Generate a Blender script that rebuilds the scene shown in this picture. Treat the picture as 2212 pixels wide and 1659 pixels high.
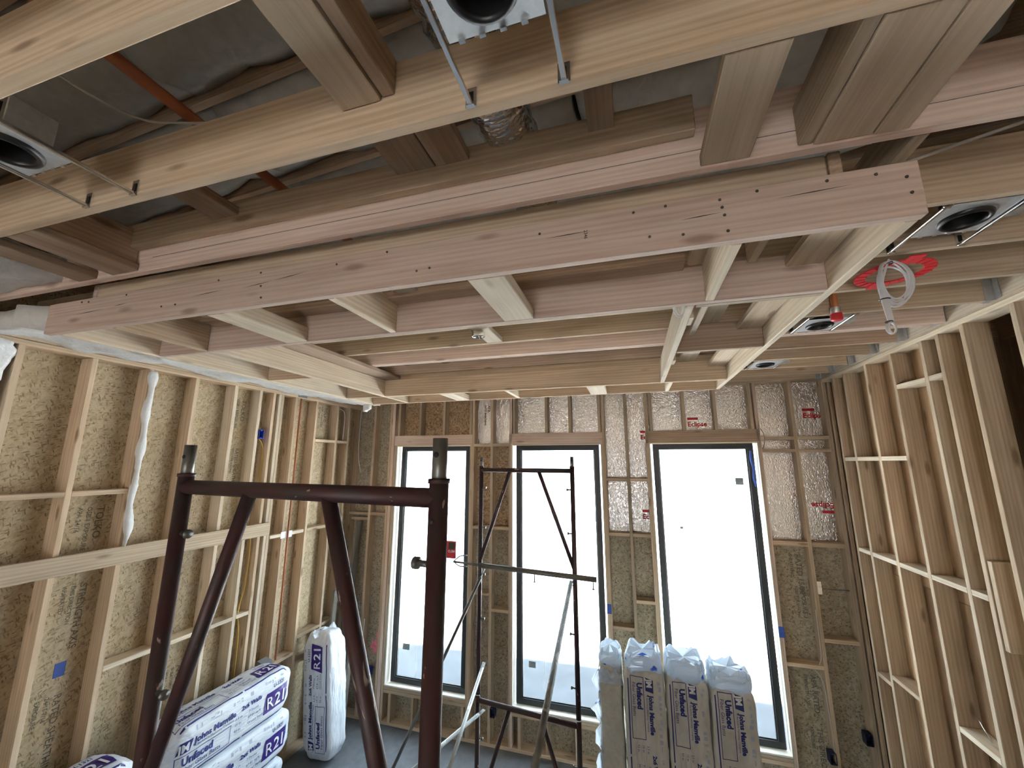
import bpy, bmesh, math, random
from mathutils import Vector, Matrix, noise
from mathutils.bvhtree import BVHTree

random.seed(7)
for o in list(bpy.data.objects):
    bpy.data.objects.remove(o)
scene = bpy.context.scene
COL = scene.collection
ZC = 3.47                      # camera height over the slab; heights below are relative to it

# ------------------------------------------------------------------ camera
YAW, PITCH, ROLL, FPX = 0.287032, 0.192451, 0.00146667, 868.92
fw = Vector((-math.sin(YAW)*math.cos(PITCH), math.cos(YAW)*math.cos(PITCH), math.sin(PITCH)))
r0 = Vector((math.cos(YAW), math.sin(YAW), 0)); u0 = r0.cross(fw)
rt = math.cos(ROLL)*r0 + math.sin(ROLL)*u0
up = -math.sin(ROLL)*r0 + math.cos(ROLL)*u0
cam = bpy.data.cameras.new('camera'); camo = bpy.data.objects.new('camera', cam); COL.objects.link(camo)
cam.sensor_fit = 'HORIZONTAL'; cam.sensor_width = 36.0; cam.lens = FPX/2212*36.0
cam.clip_start = 0.02; cam.clip_end = 200
camo.matrix_world = Matrix(((rt.x, up.x, -fw.x, 0), (rt.y, up.y, -fw.y, 0), (rt.z, up.z, -fw.z, ZC), (0, 0, 0, 1)))
scene.camera = camo

# ------------------------------------------------------------------ world, light, exposure
world = bpy.data.worlds.new('overcast_sky'); scene.world = world; world.use_nodes = True
wn = world.node_tree; wn.nodes.clear()
bg = wn.nodes.new('ShaderNodeBackground'); wo = wn.nodes.new('ShaderNodeOutputWorld')
bg.inputs['Color'].default_value = (0.70, 0.85, 1.0, 1); bg.inputs['Strength'].default_value = 4.0
wn.links.new(bg.outputs[0], wo.inputs[0])
sun = bpy.data.lights.new('sun', 'SUN'); sun.energy = 330.0; sun.color = (1.0, 0.965, 0.91); sun.angle = 0.10
suno = bpy.data.objects.new('sun', sun); COL.objects.link(suno); suno.location = (0, -8, 20)
suno.rotation_euler = Vector((-0.10, 0.38, -0.92)).to_track_quat('-Z', 'Y').to_euler()
scene.view_settings.view_transform = 'Standard'; scene.view_settings.look = 'None'
scene.view_settings.gamma = 1.0; scene.view_settings.use_curve_mapping = False
scene.view_settings.exposure = 1.4
try:
    scene.cycles.max_bounces = 10; scene.cycles.diffuse_bounces = 6; scene.cycles.glossy_bounces = 3
    scene.cycles.transparent_max_bounces = 12; scene.cycles.sample_clamp_indirect = 6
except Exception:
    pass

def portal(name, loc, rot, sx, sy):
    l = bpy.data.lights.new(name, 'AREA'); l.shape = 'RECTANGLE'; l.size = sx; l.size_y = sy
    l.cycles.is_portal = True
    o = bpy.data.objects.new(name, l); COL.objects.link(o); o.location = loc; o.rotation_euler = rot

# room planes (relative heights for z)
D, LX, RX = 5.45, -4.12, 2.17          # stud faces: window wall, left wall, right wall
TH = 0.14
ZJ, ZJT, ZS, ZF = 0.957, 1.192, 0.735, -ZC
YB = -6.5                              # back wall of the room, behind the camera
WIN = [(-3.42, -2.235), (-1.598, -0.395), (0.225, 1.43)]
WZ0, WZ1 = -3.005, 0.245
for i, (a, b) in enumerate(WIN):
    portal('window_portal', ((a+b)/2, D+0.30, ZC+(WZ0+WZ1)/2), (-math.pi/2, 0, 0), b-a, WZ1-WZ0)
BACKOPEN = [(-1.7, -0.2)]
BZ0, BZ1 = -2.3, -0.9
for a, b in BACKOPEN:
    portal('patio_portal', ((a+b)/2, YB-0.1, ZC+(BZ0+BZ1)/2), (math.pi/2, 0, 0), b-a, BZ1-BZ0)

# ------------------------------------------------------------------ materials
def newmat(name):
    m = bpy.data.materials.new(name); m.use_nodes = True
    nt = m.node_tree; nt.nodes.clear()
    out = nt.nodes.new('ShaderNodeOutputMaterial'); b = nt.nodes.new('ShaderNodeBsdfPrincipled')
    nt.links.new(b.outputs[0], out.inputs[0])
    return m, nt, b, out
def N(nt, t, **kw):
    n = nt.nodes.new(t)
    for k, v in kw.items():
        if k.startswith('i_'):
            n.inputs[k[2:].replace('_', ' ')].default_value = v
        else:
            setattr(n, k, v)
    return n
def L(nt, a, b): nt.links.new(a, b)
def rgb(c): return (c[0], c[1], c[2], 1)
def mixc(nt, fac, a, b, mode='MIX'):
    m = nt.nodes.new('ShaderNodeMix'); m.data_type = 'RGBA'; m.blend_type = mode
    for s, v in ((0, fac), (6, a), (7, b)):
        if hasattr(v, 'links') or hasattr(v, 'is_linked'): nt.links.new(v, m.inputs[s])
        else: m.inputs[s].default_value = v
    return m.outputs[2]
def ramp(nt, src, p0, p1, c0=(0,0,0), c1=(1,1,1)):
    r = nt.nodes.new('ShaderNodeValToRGB'); e = r.color_ramp.elements
    e[0].position = p0; e[1].position = p1; e[0].color = rgb(c0); e[1].color = rgb(c1)
    nt.links.new(src, r.inputs[0]); return r.outputs[0]
def scaled(nt, scale, rnd=True):
    tc = nt.nodes.new('ShaderNodeTexCoord'); v = tc.outputs['Object']
    if rnd:
        oi = nt.nodes.new('ShaderNodeObjectInfo')
        mul = N(nt, 'ShaderNodeVectorMath', operation='SCALE'); mul.inputs[0].default_value = (17.3, 9.1, 5.7)
        L(nt, oi.outputs['Random'], mul.inputs['Scale'])
        ad = N(nt, 'ShaderNodeVectorMath', operation='ADD'); L(nt, v, ad.inputs[0]); L(nt, mul.outputs[0], ad.inputs[1])
        v = ad.outputs[0]
    m = N(nt, 'ShaderNodeVectorMath', operation='MULTIPLY'); m.inputs[1].default_value = scale
    L(nt, v, m.inputs[0]); return m.outputs[0]

def wood(name, light, dark, knot=1.0, rough=0.78):
    m, nt, b, out = newmat(name)
    n1 = N(nt, 'ShaderNodeTexNoise', i_Scale=1.0, i_Detail=3.0, i_Distortion=1.2); L(nt, scaled(nt, (0.9, 9, 9)), n1.inputs['Vector'])
    n2 = N(nt, 'ShaderNodeTexNoise', i_Scale=1.0, i_Detail=5.0, i_Distortion=0.6); L(nt, scaled(nt, (2.0, 85, 85)), n2.inputs['Vector'])
    wv = N(nt, 'ShaderNodeTexWave', i_Scale=1.0, i_Distortion=11.0, i_Detail=3.0); wv.bands_direction = 'Z'
    wv.inputs['Detail Scale'].default_value = 0.7
    L(nt, scaled(nt, (0.55, 7, 13)), wv.inputs['Vector'])
    g = mixc(nt, 0.45, n1.outputs[0], n2.outputs[0])
    g = mixc(nt, 0.13, g, wv.outputs[0])
    c = ramp(nt, g, 0.34, 0.63, tuple(q*0.93 for q in dark), light)
    # knots
    vo = N(nt, 'ShaderNodeTexVoronoi', i_Scale=1.0); L(nt, scaled(nt, (2.1, 7.5, 7.5)), vo.inputs['Vector'])
    k = ramp(nt, vo.outputs['Distance'], 0.07, 0.16, (1,1,1), (0,0,0))
    sel = N(nt, 'ShaderNodeMath', operation='MULTIPLY'); L(nt, k, sel.inputs[0]); sel.inputs[1].default_value = 0.75*knot
    c = mixc(nt, sel.outputs[0], c, rgb((dark[0]*0.42, dark[1]*0.36, dark[2]*0.32)))
    # sap streaks / weathering
    n3 = N(nt, 'ShaderNodeTexNoise', i_Scale=1.0, i_Detail=2.0); L(nt, scaled(nt, (1.6, 4, 4)), n3.inputs['Vector'])
    c = mixc(nt, ramp(nt, n3.outputs[0], 0.35, 0.75), c, rgb((0.84, 0.84, 0.83)), 'MULTIPLY')
    oi = nt.nodes.new('ShaderNodeObjectInfo')
    mr = N(nt, 'ShaderNodeMapRange'); mr.inputs[3].default_value = 0.82; mr.inputs[4].default_value = 1.22
    L(nt, oi.outputs['Random'], mr.inputs[0])
    hs = N(nt, 'ShaderNodeHueSaturation'); L(nt, mr.outputs[0], hs.inputs['Value']); L(nt, c, hs.inputs['Color'])
    L(nt, hs.outputs[0], b.inputs['Base Color']); b.inputs['Roughness'].default_value = rough
    b.inputs['Specular IOR Level'].default_value = 0.25
    bp = N(nt, 'ShaderNodeBump', i_Strength=0.18, i_Distance=0.004); L(nt, n2.outputs[0], bp.inputs['Height']); L(nt, bp.outputs[0], b.inputs['Normal'])
    return m

def osb(name, light, dark, warm):
    m, nt, b, out = newmat(name)
    acc = None
    for ang, s in ((0.5, 1.0), (1.7, 1.2), (2.6, 0.9)):
        mp = N(nt, 'ShaderNodeMapping'); mp.inputs['Rotation'].default_value = (0, 0, ang)
        L(nt, scaled(nt, (1, 1, 1)), mp.inputs['Vector'])
        ml = N(nt, 'ShaderNodeVectorMath', operation='MULTIPLY'); ml.inputs[1].default_value = (24*s, 80*s, 40*s); L(nt, mp.outputs[0], ml.inputs[0])
        nz = N(nt, 'ShaderNodeTexNoise', i_Scale=0.06, i_Detail=2.0); L(nt, ml.outputs[0], nz.inputs['Vector'])
        ad = mixc(nt, 0.45, ml.outputs[0], nz.outputs['Color'], 'ADD')
        vo = N(nt, 'ShaderNodeTexVoronoi', i_Scale=1.0); L(nt, ad, vo.inputs['Vector'])
        sp = N(nt, 'ShaderNodeSeparateColor'); L(nt, vo.outputs['Color'], sp.inputs[0])
        if acc is None: acc = sp.outputs[0]
        else: acc = mixc(nt, 0.5, acc, sp.outputs[1])
    c = ramp(nt, acc, 0.10, 0.80, dark, light)
    # fine dark fissures
    for ang in (0.3, 1.9):
        mp = N(nt, 'ShaderNodeMapping'); mp.inputs['Rotation'].default_value = (0, 0, ang); L(nt, scaled(nt, (1, 1, 1)), mp.inputs['Vector'])
        ml = N(nt, 'ShaderNodeVectorMath', operation='MULTIPLY'); ml.inputs[1].default_value = (46, 150, 80); L(nt, mp.outputs[0], ml.inputs[0])
        vo = N(nt, 'ShaderNodeTexVoronoi', i_Scale=1.0); L(nt, ml.outputs[0], vo.inputs['Vector'])
        sp = N(nt, 'ShaderNodeSeparateColor'); L(nt, vo.outputs['Color'], sp.inputs[0])
        c = mixc(nt, ramp(nt, sp.outputs[2], 0.90, 0.97), c, rgb((dark[0]*0.68, dark[1]*0.63, dark[2]*0.58)))
    n5 = N(nt, 'ShaderNodeTexNoise', i_Scale=1.0, i_Detail=2.0); L(nt, scaled(nt, (3, 3, 3)), n5.inputs['Vector'])
    c = mixc(nt, ramp(nt, n5.outputs[0], 0.4, 0.7), c, rgb(warm), 'MULTIPLY')
    L(nt, c, b.inputs['Base Color']); b.inputs['Roughness'].default_value = 0.8; b.inputs['Specular IOR Level'].default_value = 0.2
    bp = N(nt, 'ShaderNodeBump', i_Strength=0.35, i_Distance=0.004); L(nt, acc, bp.inputs['Height']); L(nt, bp.outputs[0], b.inputs['Normal'])
    return m

def plain(name, col, rough=0.6, metal=0.0, bump=0.0, bs=60, var=0.0, spec=0.5):
    m, nt, b, out = newmat(name)
    b.inputs['Roughness'].default_value = rough; b.inputs['Metallic'].default_value = metal
    b.inputs['Specular IOR Level'].default_value = spec
    b.inputs['Base Color'].default_value = rgb(col)
    if bump or var:
        nz = N(nt, 'ShaderNodeTexNoise', i_Scale=1.0, i_Detail=5.0, i_Distortion=0.4); L(nt, scaled(nt, (bs, bs, bs)), nz.inputs['Vector'])
        if var:
            L(nt, ramp(nt, nz.outputs[0], 0.3, 0.7, tuple(c*(1-var) for c in col), tuple(min(1, c*(1+var)) for c in col)), b.inputs['Base Color'])
        if bump:
            bp = N(nt, 'ShaderNodeBump', i_Strength=bump, i_Distance=0.01); L(nt, nz.outputs[0], bp.inputs['Height']); L(nt, bp.outputs[0], b.inputs['Normal'])
    return m

def chipped(name, paint, under, chip, amount=0.64, rough=0.5, metal=0.0):
    m, nt, b, out = newmat(name)
    n1 = N(nt, 'ShaderNodeTexNoise', i_Scale=1.0, i_Detail=5.0, i_Distortion=0.5); L(nt, scaled(nt, (7, 22, 22)), n1.inputs['Vector'])
    n2 = N(nt, 'ShaderNodeTexNoise', i_Scale=1.0, i_Detail=4.0, i_Distortion=1.0); L(nt, scaled(nt, (11, 26, 26)), n2.inputs['Vector'])
    c = mixc(nt, ramp(nt, n1.outputs[0], 0.42, 0.62), rgb(paint), rgb(under))
    c = mixc(nt, ramp(nt, n2.outputs[0], amount, amount+0.03), c, rgb(chip))
    L(nt, c, b.inputs['Base Color']); b.inputs['Roughness'].default_value = rough; b.inputs['Metallic'].default_value = metal
    bp = N(nt, 'ShaderNodeBump', i_Strength=0.25, i_Distance=0.004); L(nt, n1.outputs[0], bp.inputs['Height']); L(nt, bp.outputs[0], b.inputs['Normal'])
    return m

M = {}
M['fir'] = wood('douglas_fir', (0.62, 0.49, 0.355), (0.47, 0.345, 0.225))
M['fir_pink'] = wood('douglas_fir_pink', (0.75, 0.605, 0.515), (0.61, 0.45, 0.365), 0.8)
M['fir_tan'] = wood('weathered_fir', (0.56, 0.455, 0.335), (0.42, 0.325, 0.225))
M['fir_pale'] = wood('pale_hem_fir', (0.74, 0.645, 0.505), (0.60, 0.49, 0.36), 0.6)
M['fir_red'] = wood('reddish_fir', (0.48, 0.36, 0.265), (0.34, 0.235, 0.16))
M['osb'] = osb('strand_board', (0.60, 0.51, 0.36), (0.42, 0.34, 0.225), (0.90, 0.86, 0.79))
M['osb_brown'] = osb('brown_strand_board', (0.52, 0.385, 0.25), (0.24, 0.155, 0.09), (0.92, 0.85, 0.75))
M['osb_backlit'] = osb('backlit_grey_strand_board', (0.47, 0.41, 0.305), (0.30, 0.25, 0.175), (0.88, 0.86, 0.80))  # grey strand board darkened in colour for the window wall's backlit shade
M['plywood'] = wood('plywood', (0.50, 0.35, 0.21), (0.36, 0.22, 0.12), 0.6)
M['batt'] = plain('glass_wool', (0.86, 0.87, 0.87), 0.95, 0, 0.9, 22, 0.05, 0.05)
M['netting'] = plain('grey_batt_netting', (0.44, 0.43, 0.40), 0.95, 0, 0.6, 16, 0.08, 0.05)
M['concrete'] = plain('concrete', (0.17, 0.18, 0.195), 0.85, 0, 0.25, 9, 0.12, 0.2)
M['black_frame'] = plain('black_window_frame', (0.018, 0.020, 0.022), 0.45)
M['jamb'] = plain('primed_jamb', (0.80, 0.77, 0.68), 0.7, 0, 0.1, 30, 0.05)
M['galv'] = plain('galvanised_steel', (0.62, 0.64, 0.66), 0.38, 0.9, 0.1, 40, 0.10)
M['steel'] = plain('bright_steel', (0.80, 0.80, 0.80), 0.22, 1.0)
M['white_steel'] = plain('pale_zinc_plate', (0.70, 0.73, 0.75), 0.45, 0.55, 0.05, 50, 0.06)
M['black_rubber'] = plain('black_plastic', (0.012, 0.012, 0.013), 0.4)
M['red_paint'] = chipped('maroon_scaffold_paint', (0.052, 0.019, 0.020), (0.042, 0.029, 0.027), (0.42, 0.33, 0.30), 0.67, 0.52, 0.1)
M['grey_tube'] = chipped('dull_steel_tube', (0.20, 0.205, 0.19), (0.13, 0.13, 0.12), (0.36, 0.35, 0.32), 0.66, 0.42, 0.6)
M['brace'] = chipped('galvanised_brace', (0.50, 0.52, 0.52), (0.34, 0.35, 0.34), (0.70, 0.71, 0.70), 0.62, 0.5, 0.35)
M['old_brace'] = chipped('dirty_brace', (0.25, 0.25, 0.225), (0.15, 0.145, 0.125), (0.42, 0.41, 0.37), 0.58, 0.6, 0.25)
M['blue_box'] = plain('blue_plastic', (0.012, 0.045, 0.36), 0.4)
M['blue_tape'] = plain('blue_tape', (0.03, 0.09, 0.40), 0.6)
M['white_cable'] = plain('white_cable', (0.80, 0.81, 0.84), 0.45)
M['grey_cable'] = plain('grey_cable', (0.50, 0.48, 0.44), 0.55)
M['yellow_cable'] = plain('yellow_cable', (0.60, 0.40, 0.06), 0.55)
M['orange_pipe'] = plain('orange_sprinkler_pipe', (0.40, 0.13, 0.055), 0.6)
M['copper'] = plain('copper', (0.80, 0.36, 0.18), 0.3, 0.9)
M['red_plastic'] = plain('red_plastic', (0.62, 0.02, 0.03), 0.45)
M['print_red'] = plain('red_print', (0.55, 0.015, 0.035), 0.6)
M['print_dark'] = plain('dark_ink', (0.06, 0.055, 0.045), 0.8)
M['print_stamp'] = plain('worn_stamp_ink', (0.16, 0.14, 0.105), 0.9, 0, 0, 45, 0.5)
M['print_navy'] = plain('navy_print', (0.02, 0.025, 0.20), 0.5)
M['print_blue'] = plain('blue_print', (0.05, 0.10, 0.55), 0.5)
M['print_purple'] = plain('purple_print', (0.035, 0.010, 0.20), 0.45)
M['print_white'] = plain('white_print', (0.85, 0.87, 0.9), 0.5)
M['print_grey'] = plain('pale_grey_print', (0.45, 0.50, 0.60), 0.6)
M['sticker'] = plain('grey_sticker', (0.30, 0.36, 0.36), 0.6, 0, 0, 40, 0.25)
M['sticker_red'] = plain('red_sticker', (0.55, 0.02, 0.03), 0.5)
M['pink_paint'] = plain('pink_marking_paint', (0.75, 0.22, 0.27), 0.8, 0, 0, 30, 0.2)
M['grey_sheet'] = plain('grey_flashing', (0.22, 0.235, 0.245), 0.6)
M['pale_block'] = M['fir_pale']

def foil_mat():
    m, nt, b, out = newmat('radiant_foil')
    b.inputs['Metallic'].default_value = 0.97; b.inputs['Roughness'].default_value = 0.16
    b.inputs['Base Color'].default_value = rgb((0.80, 0.785, 0.775))
    n1 = N(nt, 'ShaderNodeTexNoise', i_Scale=1.0, i_Detail=4.0, i_Distortion=1.5); L(nt, scaled(nt, (28, 46, 38)), n1.inputs['Vector'])
    bp = N(nt, 'ShaderNodeBump', i_Strength=0.6, i_Distance=0.012); L(nt, n1.outputs[0], bp.inputs['Height']); L(nt, bp.outputs[0], b.inputs['Normal'])
    return m
M['foil'] = foil_mat()
def ductfoil():
    m, nt, b, out = newmat('duct_foil')
    b.inputs['Metallic'].default_value = 1.0; b.inputs['Roughness'].default_value = 0.10
    b.inputs['Base Color'].default_value = rgb((0.82, 0.82, 0.84))
    n1 = N(nt, 'ShaderNodeTexVoronoi', i_Scale=1.0); L(nt, scaled(nt, (34, 60, 60)), n1.inputs['Vector'])
    bp = N(nt, 'ShaderNodeBump', i_Strength=0.55, i_Distance=0.012); L(nt, n1.outputs['Distance'], bp.inputs['Height']); L(nt, bp.outputs[0], b.inputs['Normal'])
    return m
M['duct'] = ductfoil()
def bagfilm():
    m, nt, b, out = newmat('bag_film')
    b.inputs['Roughness'].default_value = 0.32; b.inputs['Specular IOR Level'].default_value = 0.5
    n1 = N(nt, 'ShaderNodeTexNoise', i_Scale=1.0, i_Detail=4.0, i_Distortion=0.8); L(nt, scaled(nt, (5, 22, 22)), n1.inputs['Vector'])
    L(nt, ramp(nt, n1.outputs[0], 0.3, 0.7, (0.70, 0.76, 0.84), (0.86, 0.89, 0.93)), b.inputs['Base Color'])
    bp = N(nt, 'ShaderNodeBump', i_Strength=0.5, i_Distance=0.02); L(nt, n1.outputs[0], bp.inputs['Height']); L(nt, bp.outputs[0], b.inputs['Normal'])
    return m
M['bag'] = bagfilm()
def oldbag():
    m, nt, b, out = newmat('clear_bag_over_wool')
    b.inputs['Roughness'].default_value = 0.4
    n1 = N(nt, 'ShaderNodeTexNoise', i_Scale=1.0, i_Detail=4.0, i_Distortion=0.8); L(nt, scaled(nt, (6, 14, 14)), n1.inputs['Vector'])
    L(nt, ramp(nt, n1.outputs[0], 0.3, 0.7, (0.58, 0.55, 0.48), (0.74, 0.72, 0.66)), b.inputs['Base Color'])
    bp = N(nt, 'ShaderNodeBump', i_Strength=0.4, i_Distance=0.02); L(nt, n1.outputs[0], bp.inputs['Height']); L(nt, bp.outputs[0], b.inputs['Normal'])
    return m
M['bag_clear'] = oldbag()
def flapmat():
    m, nt, b, out = newmat('loose_plastic')
    nt.nodes.remove(b)
    d = N(nt, 'ShaderNodeBsdfDiffuse'); t = N(nt, 'ShaderNodeBsdfTranslucent'); g = N(nt, 'ShaderNodeBsdfGlossy')
    n1 = N(nt, 'ShaderNodeTexNoise', i_Scale=1.0, i_Detail=2.0); L(nt, scaled(nt, (9, 9, 9)), n1.inputs['Vector'])
    c = ramp(nt, n1.outputs[0], 0.66, 0.70, (0.80, 0.87, 0.95), (0.05, 0.13, 0.62))
    L(nt, c, d.inputs[0]); L(nt, c, t.inputs[0]); g.inputs['Roughness'].default_value = 0.2
    a = N(nt, 'ShaderNodeMixShader'); a.inputs[0].default_value = 0.5; L(nt, d.outputs[0], a.inputs[1]); L(nt, t.outputs[0], a.inputs[2])
    e = N(nt, 'ShaderNodeMixShader'); e.inputs[0].default_value = 0.10; L(nt, a.outputs[0], e.inputs[1]); L(nt, g.outputs[0], e.inputs[2])
    L(nt, e.outputs[0], out.inputs[0]); return m
M['flap'] = flapmat()
def thin(name, tcol, frac, glossy=0.0):
    m, nt, b, out = newmat(name); nt.nodes.remove(b)
    t = N(nt, 'ShaderNodeBsdfTransparent'); t.inputs[0].default_value = (0.97, 0.985, 0.98, 1)
    if glossy:
        g = N(nt, 'ShaderNodeBsdfGlossy'); g.inputs['Roughness'].default_value = 0.02
        x = N(nt, 'ShaderNodeMixShader'); x.inputs[0].default_value = glossy; L(nt, t.outputs[0], x.inputs[1]); L(nt, g.outputs[0], x.inputs[2])
    else:
        g = N(nt, 'ShaderNodeBsdfTranslucent'); g.inputs[0].default_value = rgb(tcol)
        x = N(nt, 'ShaderNodeMixShader'); x.inputs[0].default_value = frac; L(nt, t.outputs[0], x.inputs[1]); L(nt, g.outputs[0], x.inputs[2])
    L(nt, x.outputs[0], out.inputs[0]); return m
M['glass'] = thin('window_glass', None, 0, 0.06)
M['film'] = thin('protective_film', (0.92, 0.95, 0.97), 0.012)

# ------------------------------------------------------------------ object helpers
WM = {}
def link(name, mesh, parent, mw):
    o = bpy.data.objects.new(name, mesh); COL.objects.link(o)
    if parent is not None:
        o.parent = parent; o.matrix_local = WM[parent.name].inverted() @ mw
    else:
        o.matrix_world = mw
    WM[o.name] = mw.copy(); return o
def tag(o, label, cat, group=None):
    o['label'] = label; o['category'] = cat
    if group: o['group'] = group
    return o
def empty(name, x, y, z):
    return link(name, None, None, Matrix.Translation((x, y, z+ZC)))
def structure(name, x=0, y=0, z=0):
    o = empty(name, x, y, z); o['kind'] = 'structure'; o.empty_display_size = 0.1; return o
def thing(name, label, cat, x, y, z, group=None):
    o = empty(name, x, y, z); o.empty_display_size = 0.1; return tag(o, label, cat, group)
MC = {}
def setmat(me, mat):
    me.materials.clear(); me.materials.append(mat); return me
def boxmesh(dx, dy, dz, mat, bev=0.0025):
    key = (round(dx, 4), round(dy, 4), round(dz, 4), mat.name, bev)
    if key in MC: return MC[key]
    bm = bmesh.new(); bmesh.ops.create_cube(bm, size=1.0)
    bmesh.ops.scale(bm, vec=(dx, dy, dz), verts=bm.verts)
    if bev and min(dx, dy, dz) > 3*bev:
        bmesh.ops.bevel(bm, geom=list(bm.edges), offset=bev, segments=1, affect='EDGES', profile=0.5)
    me = bpy.data.meshes.new('box'); bm.to_mesh(me); bm.free(); setmat(me, mat); MC[key] = me; return me
RY = Matrix.Rotation(math.pi/2, 4, 'Z'); RZ = Matrix.Rotation(-math.pi/2, 4, 'Y')
def board(name, parent, x0, x1, y0, y1, z0, z1, mat='fir', axis=None, bev=0.0025, rot=None):
    """A squared piece of timber or sheet between two corners; local X runs along its length."""
    if isinstance(mat, str): mat = M[mat]
    dx, dy, dz = abs(x1-x0), abs(y1-y0), abs(z1-z0)
    axis = axis or max((dx, 'x'), (dy, 'y'), (dz, 'z'))[1]
    c = Matrix.Translation(((x0+x1)/2, (y0+y1)/2, (z0+z1)/2+ZC))
    if rot: c = c @ rot
    if axis == 'x': me = boxmesh(dx, dy, dz, mat, bev); mw = c
    elif axis == 'y': me = boxmesh(dy, dx, dz, mat, bev); mw = c @ RY
    else: me = boxmesh(dz, dy, dx, mat, bev); mw = c @ RZ
    return link(name, me, parent, mw)
def meshobj(name, parent, verts, faces, mat, mw=None, smooth=False):
    me = bpy.data.meshes.new(name); me.from_pydata([tuple(v) for v in verts], [], faces); me.update()
    setmat(me, M[mat] if isinstance(mat, str) else mat)
    if smooth: me.polygons.foreach_set('use_smooth', [True]*len(me.polygons))
    return link(name, me, parent, mw or Matrix.Identity(4))
def smoothpts(pts, n=6):
    pts = [Vector(p) for p in pts]
    if len(pts) < 3: return pts
    out = []
    for i in range(len(pts)-1):
        p0 = pts[max(i-1, 0)]; p1 = pts[i]; p2 = pts[i+1]; p3 = pts[min(i+2, len(pts)-1)]
        for k in range(n):
            t = k/n
            out.append(0.5*((2*p1)+(p2-p0)*t+(2*p0-5*p1+4*p2-p3)*t*t+(3*p1-p0-3*p2+p3)*t**3))
    out.append(pts[-1]); return out
def tubegeo(pts, radii, seg=10, cap=True):
    pts = [Vector(p) for p in pts]
    if not isinstance(radii, (list, tuple)): radii = [radii]*len(pts)
    verts, faces = [], []; nrm = None
    for i, p in enumerate(pts):
        t = (pts[min(i+1, len(pts)-1)]-pts[max(i-1, 0)]).normalized()
        if nrm is None:
            nrm = t.cross(Vector((0, 0, 1)) if abs(t.z) < 0.9 else Vector((1, 0, 0))).normalized()
        else:
            nrm = (nrm - t*nrm.dot(t)).normalized()
        bn = t.cross(nrm)
        for k in range(seg):
            a = 2*math.pi*k/seg; verts.append(p+(nrm*math.cos(a)+bn*math.sin(a))*radii[i])
    for i in range(len(pts)-1):
        for k in range(seg):
            a = i*seg+k; b = i*seg+(k+1) % seg
            faces.append((a, b, b+seg, a+seg))
    if cap:
        faces.append(tuple(range(seg-1, -1, -1))); faces.append(tuple((len(pts)-1)*seg+k for k in range(seg)))
    return verts, faces
def tube(name, parent, pts, r, mat, seg=10, smooth_n=0):
    """Tube through points given with relative heights; mesh is stored about its first point, X along the run."""
    p = [Vector((q[0], q[1], q[2]+ZC)) for q in pts]
    d = (p[-1]-p[0]); rot = Vector((1, 0, 0)).rotation_difference(d.normalized()).to_matrix().to_4x4() if d.length > 1e-6 else Matrix.Identity(4)
    mw = Matrix.Translation(p[0]) @ rot; inv = mw.inverted()
    q = [inv @ v for v in p]
    if smooth_n: q = smoothpts(q, smooth_n)
    v, f = tubegeo(q, r, seg)
    o = meshobj(name, parent, v, f, mat, mw, True)
    return o
def lathe(name, parent, prof, mat, mw, seg=24, smooth=True):
    verts, faces = [], []
    for r, z in prof:
        for k in range(seg):
            a = 2*math.pi*k/seg; verts.append((r*math.cos(a), r*math.sin(a), z))
    for i in range(len(prof)-1):
        for k in range(seg):
            a = i*seg+k; b = i*seg+(k+1) % seg; faces.append((a, b, b+seg, a+seg))
    return meshobj(name, parent, verts, faces, mat, mw, smooth)
def textmesh(s, size, mat, bold=0.0, key=None):
    k = ('txt', s, size, mat, bold)
    if k in MC: return MC[k]
    cu = bpy.data.curves.new('lettering', 'FONT'); cu.body = s; cu.size = size; cu.offset = bold; cu.resolution_u = 2
    ob = bpy.data.objects.new('lettering_source', cu); COL.objects.link(ob)
    dg = bpy.context.evaluated_depsgraph_get()
    me = bpy.data.meshes.new_from_object(ob.evaluated_get(dg)); bpy.data.objects.remove(ob); bpy.data.curves.remove(cu)
    setmat(me, M[mat]); me.name = 'lettering'; MC[k] = me; return me
def textw(me):
    xs = [v.co.x for v in me.vertices]; return min(xs), max(xs)
def lettering(parent, s, size, mat, loc, xdir, zdir, bold=0.0, name='lettering'):
    """Flat print: loc is the left end of the baseline, xdir the reading direction, zdir the up of the letters."""
    me = textmesh(s, size, mat, bold)
    x = Vector(xdir).normalized(); y = Vector(zdir).normalized(); z = x.cross(y)
    mw = Matrix(((x.x, y.x, z.x, loc[0]), (x.y, y.y, z.y, loc[1]), (x.z, y.z, z.z, loc[2]+ZC), (0, 0, 0, 1)))
    return link(name, me, parent, mw)
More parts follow.
